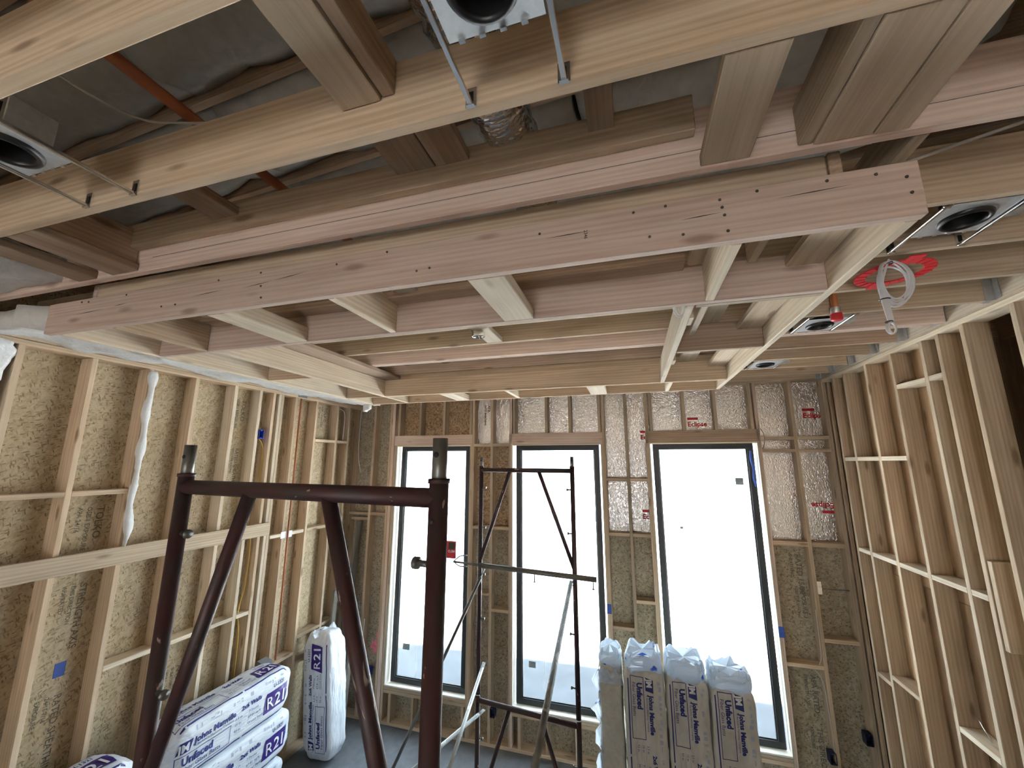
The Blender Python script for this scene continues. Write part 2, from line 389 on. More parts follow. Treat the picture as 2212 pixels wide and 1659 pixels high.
def batt(name, parent, x0, x1, y0, y1, fz0, fz1, amp=0.025, nx=18, ny=24, sc=4.0, mat='batt', seed=0, edge=0.05):
    """A soft blanket between two height functions, closed all round."""
    bot, top = [], []
    for j in range(ny+1):
        for i in range(nx+1):
            u, v = i/nx, j/ny; x = x0+(x1-x0)*u; y = y0+(y1-y0)*v
            e = noise.noise(Vector((x*sc, y*sc, seed*3.1)))*amp + noise.noise(Vector((x*sc*3.1, y*sc*3.1, seed*1.7)))*amp*0.5
            wx = noise.noise(Vector((y*5, seed*2.2, 0)))*edge*(1 if u > 0.5 else -1)*(abs(u-0.5)*2)**4
            wy = noise.noise(Vector((x*5, seed*4.2, 9)))*edge*(1 if v > 0.5 else -1)*(abs(v-0.5)*2)**4
            bot.append(Vector((x+wx, y+wy, fz0(u, v)+e+ZC))); top.append(Vector((x+wx, y+wy, fz1(u, v)+e*0.6+ZC)))
    verts = bot+top; n = len(bot); faces = []; w = nx+1
    for j in range(ny):
        for i in range(nx):
            a = j*w+i; faces.append((a, a+w, a+w+1, a+1)); faces.append((n+a, n+a+1, n+a+w+1, n+a+w))
    for i in range(nx):
        faces.append((i, i+1, n+i+1, n+i)); a = ny*w+i; faces.append((a+1, a, n+a, n+a+1))
    for j in range(ny):
        a = j*w; faces.append((a+w, a, n+a, n+a+w)); a = j*w+nx; faces.append((a, a+w, n+a+w, n+a))
    c = Vector(((x0+x1)/2, (y0+y1)/2, ZC+fz0(0.5, 0.5)))
    return meshobj(name, parent, [v-c for v in verts], faces, mat, Matrix.Translation(c), True)

# ================================================================== THE SETTING
floor = structure('floor', -1, 0, ZF)
board('slab', floor, LX-0.14, RX+0.14, YB-0.2, D+0.14, ZF-0.15, ZF, 'concrete', bev=0)
gnd = structure('ground', 0, 20, ZF-0.2)
M['patio'] = plain('grey_gravel', (0.078, 0.082, 0.09), 0.95, 0, 0, 2, 0.15)
board('paving', gnd, -60, 60, D+0.2, 90, ZF-0.30, ZF-0.18, 'patio', bev=0); board('paving', gnd, -60, 60, -60, YB-0.15, ZF-0.30, ZF-0.18, 'patio', bev=0)
M['ext_steel'] = plain('blue_grey_beam', (0.022, 0.034, 0.042), 0.6)
rail = thing('patio_rail', 'blue-grey horizontal rail outside, blurred behind the filmed windows', 'rail', 0, 9, ZF-0.18)
board('rail_beam', rail, -2.35, -0.75, 8.95, 9.05, -1.22, -1.04, 'ext_steel')
board('rail_beam', rail, 0.60, 2.45, 8.95, 9.05, -1.24, -1.06, 'ext_steel')
board('rail_beam', rail, -4.4, -3.4, 8.95, 9.05, -1.20, -1.02, 'ext_steel')
for px in (-3.4, -0.75, 0.86, 2.4): board('rail_post', rail, px-0.03, px+0.03, 8.97, 9.03, ZF-0.18, -1.2, 'ext_steel')

# ---------------------------------------------------------------- left wall
wl = structure('wall_left', LX, 0, ZF)
LS = [-0.8, -0.39, 0.01, 0.42, 0.83, 1.235, 1.64, 2.055, 2.462, 2.87, 3.29, 3.60, 3.788, 3.872, 3.911, 4.13, 4.49, 4.91, 5.17]
for i, y in enumerate(LS):
    board('stud', wl, LX-TH, LX, y, y+0.038, ZF+0.038, 0.82, 'fir_pale' if i in (10, 11, 13) else 'fir')
board('bottom_plate', wl, LX-TH, LX, -0.8, D, ZF, ZF+0.038, 'fir')
board('top_plate', wl, LX-TH, LX, -0.8, D+TH, 0.82, 0.858, 'fir')
board('top_plate', wl, LX-TH, LX, -0.8, D+TH, 0.861, 0.957, 'fir')
y = -0.8
while y < D+0.1:
    y2 = min(y+1.22, D+TH)
    board('sheathing_panel', wl, LX-TH-0.012, LX-TH, y+0.002, y2, ZF, -1.028, 'osb', 'z', 0)
    board('sheathing_panel', wl, LX-TH-0.012, LX-TH, y+0.002, y2, -1.028, 1.4, 'osb', 'z', 0)
    y = y2
board('sheathing_panel', wl, LX-TH-0.012, LX-TH, YB, -0.8, ZF, 1.4, 'osb', 'z', 0)
M['wrap'] = plain('dark_seal_wrap', (0.05, 0.05, 0.05), 0.9)
board('light_seal_wrap', wl, LX-TH-0.016, LX-TH-0.0125, YB, D+TH, ZF, 1.4, 'wrap', 'y', 0)  # backing layer added behind the sheathing to stop light leaking through joints
board('bracing_plank', wl, LX, LX+0.038, 0.2, 3.905, -0.828, -0.688, 'fir_tan')
def lblock(y0, y1, z0, z1, mat='fir'): board('block', wl, LX-TH, LX, y0, y1, z0, z1, mat, 'y')
for a, b in ((1.273, 1.64), (1.678, 2.055), (2.093, 2.462)): lblock(a, b, -0.262, -0.224)
for a, b in ((2.50, 2.87), (2.908, 3.29), (3.328, 3.60), (3.638, 3.788)): lblock(a, b, -1.636, -1.598, 'fir_pale')
board('block', wl, LX-0.06, LX+0.012, 3.95, 4.46, -0.884, -0.846, 'fir_pale', 'y')
lblock(4.528, 4.91, -0.886, -0.848); lblock(4.948, 5.17, -0.80, -0.762)
lblock(4.528, 4.91, -2.155, -2.117); lblock(4.948, 5.17, -2.155, -2.117); lblock(4.168, 4.49, -2.32, -2.282)
lblock(4.528, 4.91, -2.45, -2.412); lblock(3.95, 4.13, -2.30, -2.262)
lblock(4.528, 4.91, 0.272, 0.31); lblock(4.948, 5.17, 0.272, 0.31)
# grade stamps on the strand board
XS = LX-TH+0.002
def stamp(y, z, s, size, n=3):
    for k in range(n):
        lettering(wl, s[k], size*(0.85 if k == 0 else 0.5), 'print_stamp', (XS, y-k*size*0.70, z), (0, 0, -1), (0, 1, 0), 0.0008)
T3 = ('TOLKO', 'OSB 1 EXPOSURE', 'APA 24/16')
stamp(2.345, -0.36, T3, 0.088); stamp(3.505, 0.70, T3, 0.085); stamp(3.50, 0.15, ('RATED SHEATHING', 'SIZED FOR SPACING', '24/16'), 0.06)
stamp(2.33, -0.95, ('STRENGTH AXIS', 'THIS DIRECTION', 'APA RATED'), 0.075); stamp(2.30, -1.72, ('RATED SHEATHING', '24/16 7/16', 'EXPOSURE 1'), 0.075)
stamp(3.50, -1.0, T3, 0.08); stamp(3.19, -1.9, ('APA RATED', 'SHEATHING', '24/16'), 0.07); stamp(4.80, 0.78, T3, 0.075)
stamp(2.95, -1.0, T3, 0.05)
board('tape_mark', wl, XS-0.002, XS+0.001, 2.27, 2.335, -1.60, -1.50, 'blue_tape', 'z', 0)

# ---------------------------------------------------------------- window wall
wf = structure('wall_front', 0, D, ZF)
def fstud(x0, x1, z0=ZF+0.038, z1=0.96, mat='fir', name='stud'): board(name, wf, x0, x1, D, D+TH, z0, z1, mat, 'z')
fstud(-4.26, -4.20); fstud(-3.87, -3.832); fstud(-3.575, -3.537); fstud(-3.535, -3.487, mat='fir_pink')
fstud(-2.21, -2.172); fstud(-1.926, -1.888, mat='fir_tan'); fstud(-1.645, -1.607, mat='fir_pink')
fstud(-0.374, -0.334); fstud(-0.084, -0.046, mat='fir_tan'); fstud(0.176, 0.214)
fstud(1.436, 1.474, mat='fir_pink'); fstud(1.812, 1.85); fstud(2.16, 2.20); fstud(2.215, 2.255)
for (a, b) in WIN:                                   # trimmers, header, sills, cripples
    fstud(a-0.06, a-0.022, ZF+0.038, WZ1, 'fir_tan', 'trimmer'); fstud(b+0.0, b+0.03, ZF+0.038, WZ1, 'fir_tan', 'trimmer')
    board('header', wf, a-0.055 if a > -3 else a-0.06, b+0.03, D, D+0.09, WZ1+0.003, 0.395, 'fir_red' if a > 0 else 'fir_pink')
    board('header_sill', wf, a-0.02, b, D+0.004, D+TH, WZ1-0.012, WZ1+0.002, 'fir_pale', 'x')
    board('sill_plate', wf, a-0.02, b, D, D+TH, WZ0-0.042, WZ0-0.004, 'fir_tan'); board('sill_plate', wf, a-0.02, b, D, D+TH, WZ0-0.084, WZ0-0.046, 'fir')
    for q in (0.07, 0.36, 0.66, 0.97):
        x = a+(b-a)*q; board('cripple', wf, x-0.019, x+0.019, D, D+TH, ZF+0.038, WZ0-0.086, 'fir', 'z')
for x in (-3.416, -3.059, -2.662, -2.236, -1.578, -1.117, -0.792, -0.402, 0.25, 0.647, 1.008, 1.40):
    board('cripple', wf, x-0.019, x+0.019, D, D+TH, 0.397, 0.96, 'fir_tan', 'z')
board('bottom_plate', wf, -4.26, RX+TH, D, D+TH, ZF, ZF+0.038, 'fir'); board('top_plate', wf, -4.26, RX+TH, D, D+TH, 0.96, 1.03, 'fir')
def fblock(x0, x1, z0, z1, mat='fir'): board('block', wf, x0, x1, D, D+TH, z0, z1, mat, 'x')
fblock(-2.172, -1.926, 0.222, 0.26, 'fir_tan'); fblock(-1.888, -1.645, 0.222, 0.26, 'fir_tan')
fblock(-2.172, -1.926, -0.90, -0.862); fblock(-1.888, -1.645, -0.90, -0.862)
fblock(-2.172, -1.926, -1.738, -1.70); fblock(-1.888, -1.645, -1.928, -1.89)
fblock(-0.334, -0.084, -0.235, -0.197); fblock(-0.046, 0.176, -0.235, -0.197)
fblock(-0.334, -0.084, -0.902, -0.864); fblock(-0.046, 0.176, -0.902, -0.864)
fblock(-0.046, 0.176, -1.66, -1.622); fblock(-0.334, -0.084, -1.972, -1.934)
for a, b in ((1.474, 1.812), (1.85, 2.16)):
    fblock(a, b, 0.265, 0.303, 'fir_tan'); fblock(a, b, 0.122, 0.156, 'fir'); fblock(a, b, -0.912, -0.864)
fblock(1.85, 2.16, -1.868, -1.83); fblock(1.474, 1.812, -2.138, -2.10)
fblock(-4.20, -3.87, -0.78, -0.742); fblock(-3.832, -3.575, -0.78, -0.742)
board('block', wf, -4.20, -3.87, D+0.05, D+TH, -0.86, -0.82, 'fir', 'x')
YS = D+TH
def sheet(x0, x1, z0, z1, mat): board('sheathing_panel', wf, x0, x1, YS, YS+0.012, z0, z1, mat, 'z' if z1-z0 > x1-x0 else 'x', 0)
sheet(-4.27, -3.44, ZF, -1.03, 'osb_backlit'); sheet(-4.27, -3.44, -1.026, 1.4, 'osb_backlit')
sheet(-3.438, -2.20, WZ1+0.02, 1.4, 'osb_brown')
sheet(-2.198, -1.62, 0.24, 1.4, 'foil'); sheet(-2.198, -1.62, -0.88, 0.238, 'osb_brown'); sheet(-2.198, -1.62, ZF, -0.882, 'osb_backlit')
sheet(-1.618, -0.36, WZ1+0.02, 1.4, 'foil')
sheet(-0.358, 0.196, -0.215, 1.4, 'foil'); sheet(-0.358, 0.196, -0.885, -0.217, 'foil'); sheet(-0.358, 0.196, ZF, -0.887, 'osb_backlit')
sheet(0.198, 1.455, WZ1+0.02, 1.4, 'foil')
sheet(1.457, RX+TH, -0.887, 1.4, 'foil'); sheet(1.457, RX+TH, ZF, -0.889, 'osb_backlit')
for (a, b) in WIN: sheet(a-0.016, b+0.02, ZF, WZ0-0.03, 'osb_backlit')
for x0, x1, z0, z1 in ((-4.27, -3.45, ZF, 1.4), (-3.45, -2.2, WZ1+0.02, 1.4), (-2.2, -1.62, ZF, 1.4), (-1.62, -0.36, WZ1+0.02, 1.4), (-0.36, 0.2, ZF, 1.4), (0.2, 1.456, WZ1+0.02, 1.4), (1.456, RX+TH, ZF, 1.4), (-3.45, 1.456, ZF, WZ0-0.03)):
    board('light_seal_wrap', wf, x0, x1, YS+0.0125, YS+0.016, z0, z1, 'wrap', 'x', 0)  # same added backing, keeps daylight out of the panel gaps here
def eclipse(x, z, flip=False, s='Eclipse', w=0.125):
    sg = -1 if flip else 1
    lettering(wf, s, 0.082, 'print_red', (x, YS-0.0015, z), (sg, 0, 0), (0, 0, sg), 0.0025, 'logo_lettering')
    xa, xb = sorted((x, x+sg*w)); za, zb = sorted((z+sg*0.082, z+sg*0.112))
    board('logo_bar', wf, xa, xb, YS-0.002, YS-0.0005, za, zb, 'print_red', 'x', 0)
eclipse(0.70, 0.455); eclipse(1.98, 0.527); eclipse(2.17, -0.452, True)
eclipse(0.112, 0.30, s='Ec', w=0.075); eclipse(0.085, -0.70, s='Ec', w=0.10)
def fstamp(x, z, s, size, mat='print_stamp'):
    for k, t in enumerate(s): lettering(wf, t, size*(1 if k == 0 else 0.6), mat, (x-k*size*0.9, YS-0.0015, z), (0, 0, -1), (1, 0, 0), 0.0015)
fstamp(1.72, -1.02, ('RATED 15/32', 'SHEATHING'), 0.075); fstamp(1.73, -1.36, ('EXPOSURE 1', 'SIZED FOR SPACING'), 0.06)
fstamp(1.72, -2.25, ('APA RATED', 'STRENGTH AXIS'), 0.07); fstamp(1.72, -2.75, ('THIS DIRECTION', 'EXPOSURE 1'), 0.07)
fstamp(-3.93, 0.80, ('RATED SHEATHING 24/16', 'SIZED FOR SPACING'), 0.06); fstamp(-3.96, -0.05, ('STRENGTH AXIS', 'TOLKO'), 0.07)
fstamp(-2.02, 0.83, ('APA', 'RATED SHEATHING'), 0.055); fstamp(-2.85, -3.10, ('TOLKO', 'OSB'), 0.06)
# pink marking paint in two ragged blots
for bx, bz, r in ((-3.70, -2.60, 0.11), (-3.60, -2.82, 0.12), (-3.66, -2.45, 0.06)):
    vs = [(bx, YS-0.002, bz+ZC)]
    for k in range(26):
        a = 2*math.pi*k/26; rr = r*(0.75+0.45*noise.noise(Vector((k*1.3, bx*9, bz*5))))*(1.0 if k % 3 else 0.72)
        vs.append((bx+rr*0.8*math.cos(a), YS-0.002, bz+1.25*rr*math.sin(a)+ZC))
    meshobj('paint_mark', wf, vs, [(0, k+1, (k+1) % 26+1) for k in range(26)], 'pink_paint')
for nm, (x, z) in {'a': (-0.372, -1.75), 'b': (1.453, -1.81)}.items():
    board('tape_mark', wf, x-0.025, x+0.03, D-0.002, D-0.0005, z-0.055, z+0.055, 'blue_tape', 'z', 0)

# ---------------------------------------------------------------- windows
for i, (a, b) in enumerate(WIN):
    w = structure('window_%d' % (i+1), (a+b)/2, D+0.1, WZ0)
    x0, x1, z0, z1 = a+0.028, b-0.028, WZ0+0.022, WZ1-0.004
    f0, f1 = D+0.085, D+0.145
    board('frame_rail', w, x0, x1, f0, f1, z1-0.066, z1, 'black_frame'); board('frame_rail', w, x0, x1, f0, f1, z0, z0+0.066, 'black_frame')
    board('frame_stile', w, x0, x0+0.068, f0, f1, z0+0.066, z1-0.066, 'black_frame', 'z'); board('frame_stile', w, x1-0.068, x1, f0, f1, z0+0.066, z1-0.066, 'black_frame', 'z')
    bd = 0.012
    board('glazing_bead', w, x0+0.068, x0+0.068+bd, f0+0.02, f1-0.012, z0+0.066, z1-0.066, 'black_frame', 'z', 0); board('glazing_bead', w, x1-0.068-bd, x1-0.068, f0+0.02, f1-0.012, z0+0.066, z1-0.066, 'black_frame', 'z', 0)
    board('glazing_bead', w, x0+0.08, x1-0.08, f0+0.02, f1-0.012, z0+0.066, z0+0.066+bd, 'black_frame', 'x', 0); board('glazing_bead', w, x0+0.08, x1-0.08, f0+0.02, f1-0.012, z1-0.066-bd, z1-0.066, 'black_frame', 'x', 0)
    board('pane', w, x0+0.06, x1-0.06, f0+0.034, f0+0.038, z0+0.06, z1-0.06, 'glass', 'z', 0)
    # film over the outside, slightly slack
    nx, nz = 10, 30; vs, fs = [], []
    for jj in range(nz+1):
        for ii in range(nx+1):
            u, v = ii/nx, jj/nz; X = x0-0.02+(x1-x0+0.04)*u; Z = z0-0.02+(z1-z0+0.04)*v
            s = math.sin(math.pi*u)*math.sin(math.pi*v)
            vs.append((X, f1+0.02+s*(0.015+0.02*noise.noise(Vector((X*4, Z*1.5, i*3.3)))), Z+ZC))
    for jj in range(nz):
        for ii in range(nx):
            q = jj*(nx+1)+ii; fs.append((q, q+1, q+nx+2, q+nx+1))
    meshobj('protective_film', w, vs, fs, 'film', None, True)
    # pale lining of the opening
    board('jamb', w, a-0.02, a, D+0.002, f1, WZ0, WZ1, 'jamb', 'z'); board('jamb', w, b-0.002, b+0.0, D+0.002, f1, WZ0, WZ1, 'jamb', 'z', 0)
    board('sill', w, a-0.018, b, D+0.002, f0+0.03, WZ0-0.002, WZ0+0.016, 'jamb', 'x')
    yg = f0+0.032
    st = {0: (-3.237, -3.131, -2.575, -2.50), 1: (-1.413, -1.323, -2.569, -2.496), 2: (1.179, 1.266, -0.262, -0.18)}[i]
    s = board('sticker', w, st[0], st[1], yg-0.001, yg, st[2], st[3], 'sticker', 'x', 0); s['label'] = 'small pale grey square sticker on the glass'
    if i == 0:
        s = board('sticker', w, -2.64, -2.465, yg-0.001, yg, -1.335, -1.10, 'sticker_red', 'z', 0); s['label'] = 'red brand sticker on the glass'
        board('sticker_text_box', w, -2.58, -2.48, yg-0.0018, yg-0.001, -1.21, -1.12, 'print_dark', 'x', 0)
        lettering(w, 'MILO', 0.045, 'print_white', (-2.485, yg-0.002, -1.255), (-1, 0, 0), (0, 0, 1), 0.001)
    if i == 2:
        tube('blue_strap', w, [(1.367, D+0.082, 0.14), (1.362, D+0.078, 0.04), (1.378, D+0.08, -0.06), (1.372, D+0.078, -0.18), (1.389, D+0.08, -0.275)], 0.014, 'blue_tape', 6, 4)
    # the lower reach of glass carries slack folds of film: thin seams
    board('film_seam', w, x0+0.35, x0+0.354, f1+0.004, f1+0.006, z0+0.05, z0+0.75, 'jamb', 'z', 0)

# ---------------------------------------------------------------- right wall
wr = structure('wall_right', RX, 0, ZF)
RS = [-0.8, -0.39, 0.02, 0.43, 0.84, 1.25, 1.66, 2.13, 2.535, 2.937, 3.322, 3.556, 3.733, 4.122, 4.52, 4.935, 5.19]
for i, y in enumerate(RS):
    board('stud', wr, RX, RX+TH, y, y+0.038, ZF+0.038, 0.92, 'fir' if i % 3 else 'fir_tan')
board('bottom_plate', wr, RX, RX+TH, -0.8, D, ZF, ZF+0.038, 'fir')
board('top_plate', wr, RX, RX+TH, -0.8, D, 0.92, 0.957, 'fir_pale')
board('top_plate', wr, RX, RX+TH, -0.8, D, 0.96, 0.998, 'fir_pale')
board('ledger', wr, RX-0.04, RX, -0.8, D, 0.958, 1.192, 'fir_pale')
def rblock(y0, y1, z0, z1, mat='fir_pale'): board('block', wr, RX, RX+TH, y0, y1, z0, z1, mat, 'y')
rblock(3.594, 3.733, 0.605, 0.643); board('block', wr, RX, RX+TH, 3.771, 4.122, 0.608, 0.646, 'fir_pale', 'y', rot=Matrix.Rotation(0.02, 4, 'X'))
for a, b in ((4.16, 4.52), (4.558, 4.935), (4.973, 5.19)): rblock(a, b, 0.02, 0.058)
for a, b in ((3.594, 3.733), (3.771, 4.122), (4.16, 4.52), (4.558, 4.935), (4.973, 5.19)): rblock(a, b, -0.884, -0.846)
rblock(4.558, 4.935, -1.94, -1.902, 'fir'); rblock(3.771, 4.122, -1.91, -1.872); rblock(4.973, 5.19, -2.02, -1.982, 'fir')
rblock(3.36, 3.556, -2.06, -2.022)
board('scab_stud', wr, RX-0.002, RX+0.12, 3.50, 3.538, -1.15, -0.62, 'fir', 'z')
y = 3.34
while y < D+0.1:
    y2 = min(y+1.22, D+TH)
    board('sheathing_panel', wr, RX+TH, RX+TH+0.012, y+0.002, y2, ZF, -1.03, 'plywood', 'z', 0); board('sheathing_panel', wr, RX+TH, RX+TH+0.012, y+0.002, y2, -1.026, 1.2, 'plywood', 'z', 0); y = y2
board('sheathing_panel', wr, RX+TH, RX+TH+0.012, YB, 1.66, ZF, 1.2, 'plywood', 'z', 0)
wh = structure('wall_hall', 3.9, 1, ZF)
board('hall_panel', wh, 3.9, 3.95, YB, D+0.2, ZF, 1.3, 'plywood', 'z', 0); board('hall_end_panel', wh, RX+TH, 3.95, D+0.10, D+0.2, ZF, 1.32, 'plywood', 'z', 0)
board('hall_end_panel', wh, RX+TH, 3.9, YB-0.05, YB, ZF, 1.3, 'plywood', 'z', 0)
board('hall_floor', wh, RX+TH, 3.95, YB, D, ZF-0.1, ZF, 'concrete', 'y', 0)

# ---------------------------------------------------------------- back wall, behind the photographer
wb = structure('wall_back', 0, YB, ZF)
xs = [LX-0.14] + [v for p in BACKOPEN for v in p] + [RX+0.14]
for k in range(0, len(xs), 2): board('pier_panel', wb, xs[k], xs[k+1], YB-0.12, YB, ZF, 1.2, 'osb', 'z', 0)
for a, b in BACKOPEN:
    board('header_panel', wb, a, b, YB-0.12, YB, BZ1, 1.2, 'osb', 'x', 0); board('sill_panel', wb, a, b, YB-0.12, YB, ZF, BZ0, 'osb', 'x', 0)

# ---------------------------------------------------------------- ceiling joists
ce = structure('ceiling', -1, 2.5, ZJ)
JY = [-1.99, -1.58, -1.17, -0.76, -0.345, 0.075, 0.491, 0.906, 1.335, 1.775, 2.18, 2.61, 3.02, 3.42, 3.462, 3.87, 4.266, 4.66, 5.07, 5.40]
for i, y in enumerate(JY):
    mt = {6: 'fir', 7: 'fir', 8: 'fir_pink', 11: 'fir_tan', 12: 'fir', 13: 'fir_pink', 14: 'fir_pink', 15: 'fir_red'}.get(i, 'fir')
    board('joist', ce, LX-0.14, RX-0.042, y-0.038, y, ZJ, ZJT, mt, bev=0.004)
board('chalk_line', ce, -2.3, RX-0.1, 1.2963, 1.2969, 1.025, 1.0275, 'print_stamp', 'x', 0)
# hangers: a U of sheet steel at the right end of each joist
def hanger_mesh():
    bm = bmesh.new()
    def b(x0, x1, y0, y1, z0, z1):
        r = bmesh.ops.create_cube(bm, size=1.0); bmesh.ops.scale(bm, vec=(x1-x0, y1-y0, z1-z0), verts=r['verts'])
        bmesh.ops.translate(bm, vec=((x0+x1)/2, (y0+y1)/2, (z0+z1)/2), verts=r['verts'])
    b(-0.05, 0, -0.021, 0.021, -0.003, 0.0); b(-0.05, 0, -0.023, -0.02, -0.003, 0.15); b(-0.05, 0, 0.02, 0.023, -0.003, 0.15)
    b(-0.003, 0, -0.06, -0.02, 0, 0.15); b(-0.003, 0, 0.02, 0.06, 0, 0.15)
    me = bpy.data.meshes.new('joist_hanger'); bm.to_mesh(me); bm.free(); return setmat(me, M['galv'])
hm = hanger_mesh()
for i, y in enumerate(JY):
    if i not in (13,): link('joist_hanger', hm, ce, Matrix.Translation((RX-0.0415, y-0.019, ZJ+ZC)))
# blocking between joists
def cblock(x0, x1, y0, y1, z0, z1, mat='fir', name='blocking'): return board(name, ce, x0, x1, y0, y1, z0, z1, mat, 'y')
cblock(0.265, 0.41, 0.908, 1.295, ZJ+0.002, ZJ+0.04, 'fir_tan'); cblock(0.585, 0.735, 0.908, 1.295, ZJ+0.004, ZJ+0.042, 'fir_tan')
cblock(0.545, 0.583, 0.908, 1.295, ZJ+0.01, ZJ+0.15, 'fir_tan'); cblock(0.738, 0.825, 0.908, 1.295, ZJ+0.0, ZJ+0.038, 'fir_tan')
cblock(0.86, 0.90, 1.337, 1.735, ZJ+0.003, ZJ+0.14, 'fir_tan')
cblock(-2.84, -2.70, 0.908, 1.295, ZJ+0.004, ZJ+0.042, 'fir_red'); cblock(-2.575, -2.385, 0.908, 1.295, ZJ+0.006, ZJ+0.044, 'fir_red'); cblock(-2.45, -2.41, 0.908, 1.295, ZJ+0.046, ZJ+0.22, 'fir_red')
cblock(-0.80, -0.665, 0.493, 0.866, 1.06, 1.098, 'fir_tan'); cblock(-0.66, -0.62, 0.493, 0.866, 1.07, 1.19, 'fir_red')
cblock(-0.86, -0.69, 0.908, 1.295, 1.15, 1.188, 'fir_red'); cblock(-0.685, -0.545, 0.908, 1.295, 1.15, 1.188, 'fir_red')
cblock(-1.85, -1.70, 0.908, 1.295, 1.13, 1.168, 'fir_red')
board('ledger', ce, -2.52, 0.255, 1.257, 1.295, 1.075, 1.21, 'fir')
board('flat_block', ce, -1.09, -0.96, 2.612, 2.98, ZJ+0.001, ZJ+0.039, 'fir_pale', 'y')
cblock(-0.09, 0.0, 0.908, 1.295, 1.15, 1.188, 'fir_red')

# ---------------------------------------------------------------- roof over the joists: rafters, batts and netting
rf = structure('roof', -1, 2, 1.9)
random.seed(3)
def roofz(x): return 1.72+0.14*(x+4.2)*0.55
tilt = math.atan(0.077)
yy = -2.4; k = 0
while yy < D+0.1:
    L0 = (RX+2.0)-(LX-0.3); cx = (RX+2.0+LX-0.3)/2
    board('rafter', rf, LX-0.3, RX+2.0, yy, yy+0.038, roofz(cx)-0.02, roofz(cx)+0.215, 'fir_red', 'x', rot=Matrix.Rotation(-tilt, 4, 'Y'))
    for (xa, xb) in ((LX-0.1, -2.1), (-2.12, -0.2), (-0.22, 1.9)):
        sag = 0.05+0.04*random.random()
        batt('insulation_batt', rf, xa, xb, yy+0.045, yy+0.60, lambda u, v, xa=xa, xb=xb, s=sag: roofz(xa+(xb-xa)*u)+0.02-s*math.sin(math.pi*v),
             lambda u, v, xa=xa, xb=xb: roofz(xa+(xb-xa)*u)+0.15, 0.035, 20, 10, 3.0, 'netting', k)
        k += 1
    yy += 0.61
board('roof_deck', rf, LX-0.4, 4.0, YB-0.12, D+0.2, 2.45, 2.50, 'plywood', 'x', 0)
board('gable_panel', rf, LX-0.4, 4.0, D+0.16, D+0.2, 1.3, 2.45, 'plywood', 'x', 0); board('gable_panel', rf, LX-0.4, 4.0, YB-0.12, YB-0.08, 1.2, 2.45, 'plywood', 'x', 0)
board('eave_panel', rf, LX-0.42, LX-0.38, YB, D+0.2, 1.3, 2.45, 'plywood', 'y', 0); board('eave_panel', rf, 3.95, 3.99, YB, D+0.2, 1.3, 2.45, 'plywood', 'y', 0)
board('eave_panel', rf, LX-0.4, LX-0.14, YB, D+0.2, 1.35, 1.39, 'plywood', 'y', 0)

# ================================================================== SOFFIT FRAME
sf = thing('soffit_frame', 'dropped rectangular soffit frame of pink fir boards hung below the joists', 'ceiling frame', -1.17, 2.95, ZS)
HB = 0.184; ZT = ZS+HB
XL, XR_, YN, YF = -3.225, 0.89, 1.392, 4.48
def rail2(name, x0, x1, y0, y1, mat, axis=None, z0=ZS, z1=ZT): return board(name, sf, x0, x1, y0, y1, z0, z1, mat, axis, 0.004)
front = rail2('face_rail', XL-0.06, XR_+0.002, YN, YN+0.038, 'fir_pink')
rail2('edge_rail', XL, XL+0.038, YN+0.038, YF, 'fir_pale'); rail2('edge_rail', XR_-0.04, XR_-0.002, YN+0.038, YF, 'fir_pale')
rail2('edge_rail', XL, XR_-0.0, YF-0.038, YF, 'fir')
rail2('inner_rail', XL+0.038, XR_-0.04, 1.942, 1.98, 'fir_pink'); rail2('inner_rail', 0.33, XR_-0.04, 1.981, 2.018, 'fir_tan')
rail2('inner_rail', -2.71, -2.672, 1.98, YF-0.038, 'fir_pale'); rail2('inner_rail', 0.285, 0.323, 1.98, 3.925, 'fir_pale')
rail2('inner_rail', -2.672, XR_-0.04, 3.925, 3.963, 'fir'); rail2('inner_rail', XL+0.038, -2.71, 3.925, 3.963, 'fir')
# ladder blocks, near strip
rail2('block', -2.76, -2.722, YN+0.038, 1.942, 'fir'); rail2('block', -2.055, -1.895, YN+0.038, 1.942, 'fir_pale', 'y', ZS, ZS+0.089)
rail2('block', -1.308, -1.27, YN+0.038, 1.942, 'fir_pale'); rail2('block', -0.616, -0.455, YN+0.038, 1.942, 'fir_pale', 'y', ZS, ZS+0.055)
rail2('block', 0.362, 0.40, YN+0.038, 1.942, 'fir_pale')
rail2('block', XL+0.038, -2.71, 2.845, 2.883, 'fir'); rail2('block', 0.323, XR_-0.04, 2.84, 2.878, 'fir_red')
rail2('block', -2.71, -2.672, 3.963, YF-0.038, 'fir_pale') if False else None
for x0, x1, h in ((-2.01, -1.845, 0.06), (-1.255, -1.217, HB), (-0.405, -0.23, 0.06), (0.362, 0.40, HB)):
    rail2('block', x0, x1, 3.963, YF-0.038, 'fir_pale', 'y', ZS, ZS+h)
# upper ring that hangs the frame from the joists
rail2('hanger_rail', -2.945, 0.675, YN+0.038, YN+0.076, 'fir_tan', None, ZT-0.04, ZT+0.10)
rail2('hanger_block', 0.68, 0.718, YN+0.036, 1.73, 'fir_red', 'y', ZT-0.03, ZT+0.105); rail2('hanger_block', -2.985, -2.947, YN+0.036, 1.73, 'fir_pink', 'y', ZT-0.03, ZT+0.10)
rail2('hanger_rail', -2.70, -2.47, 1.985, 3.92, 'fir_red', 'y', ZT+0.001, ZT+0.037)
rail2('hanger_rail', -2.67, 0.28, 1.83, 1.94, 'fir_red', None, ZT-0.02, ZT+0.018)
rail2('hanger_rail', 0.46, 0.60, 1.985, 3.92, 'fir_pale', 'y', ZT+0.001, ZT+0.038); rail2('hanger_rail', 0.70, 0.845, YN+0.08, 4.40, 'fir_tan', 'y', ZT-0.06, ZT-0.022)
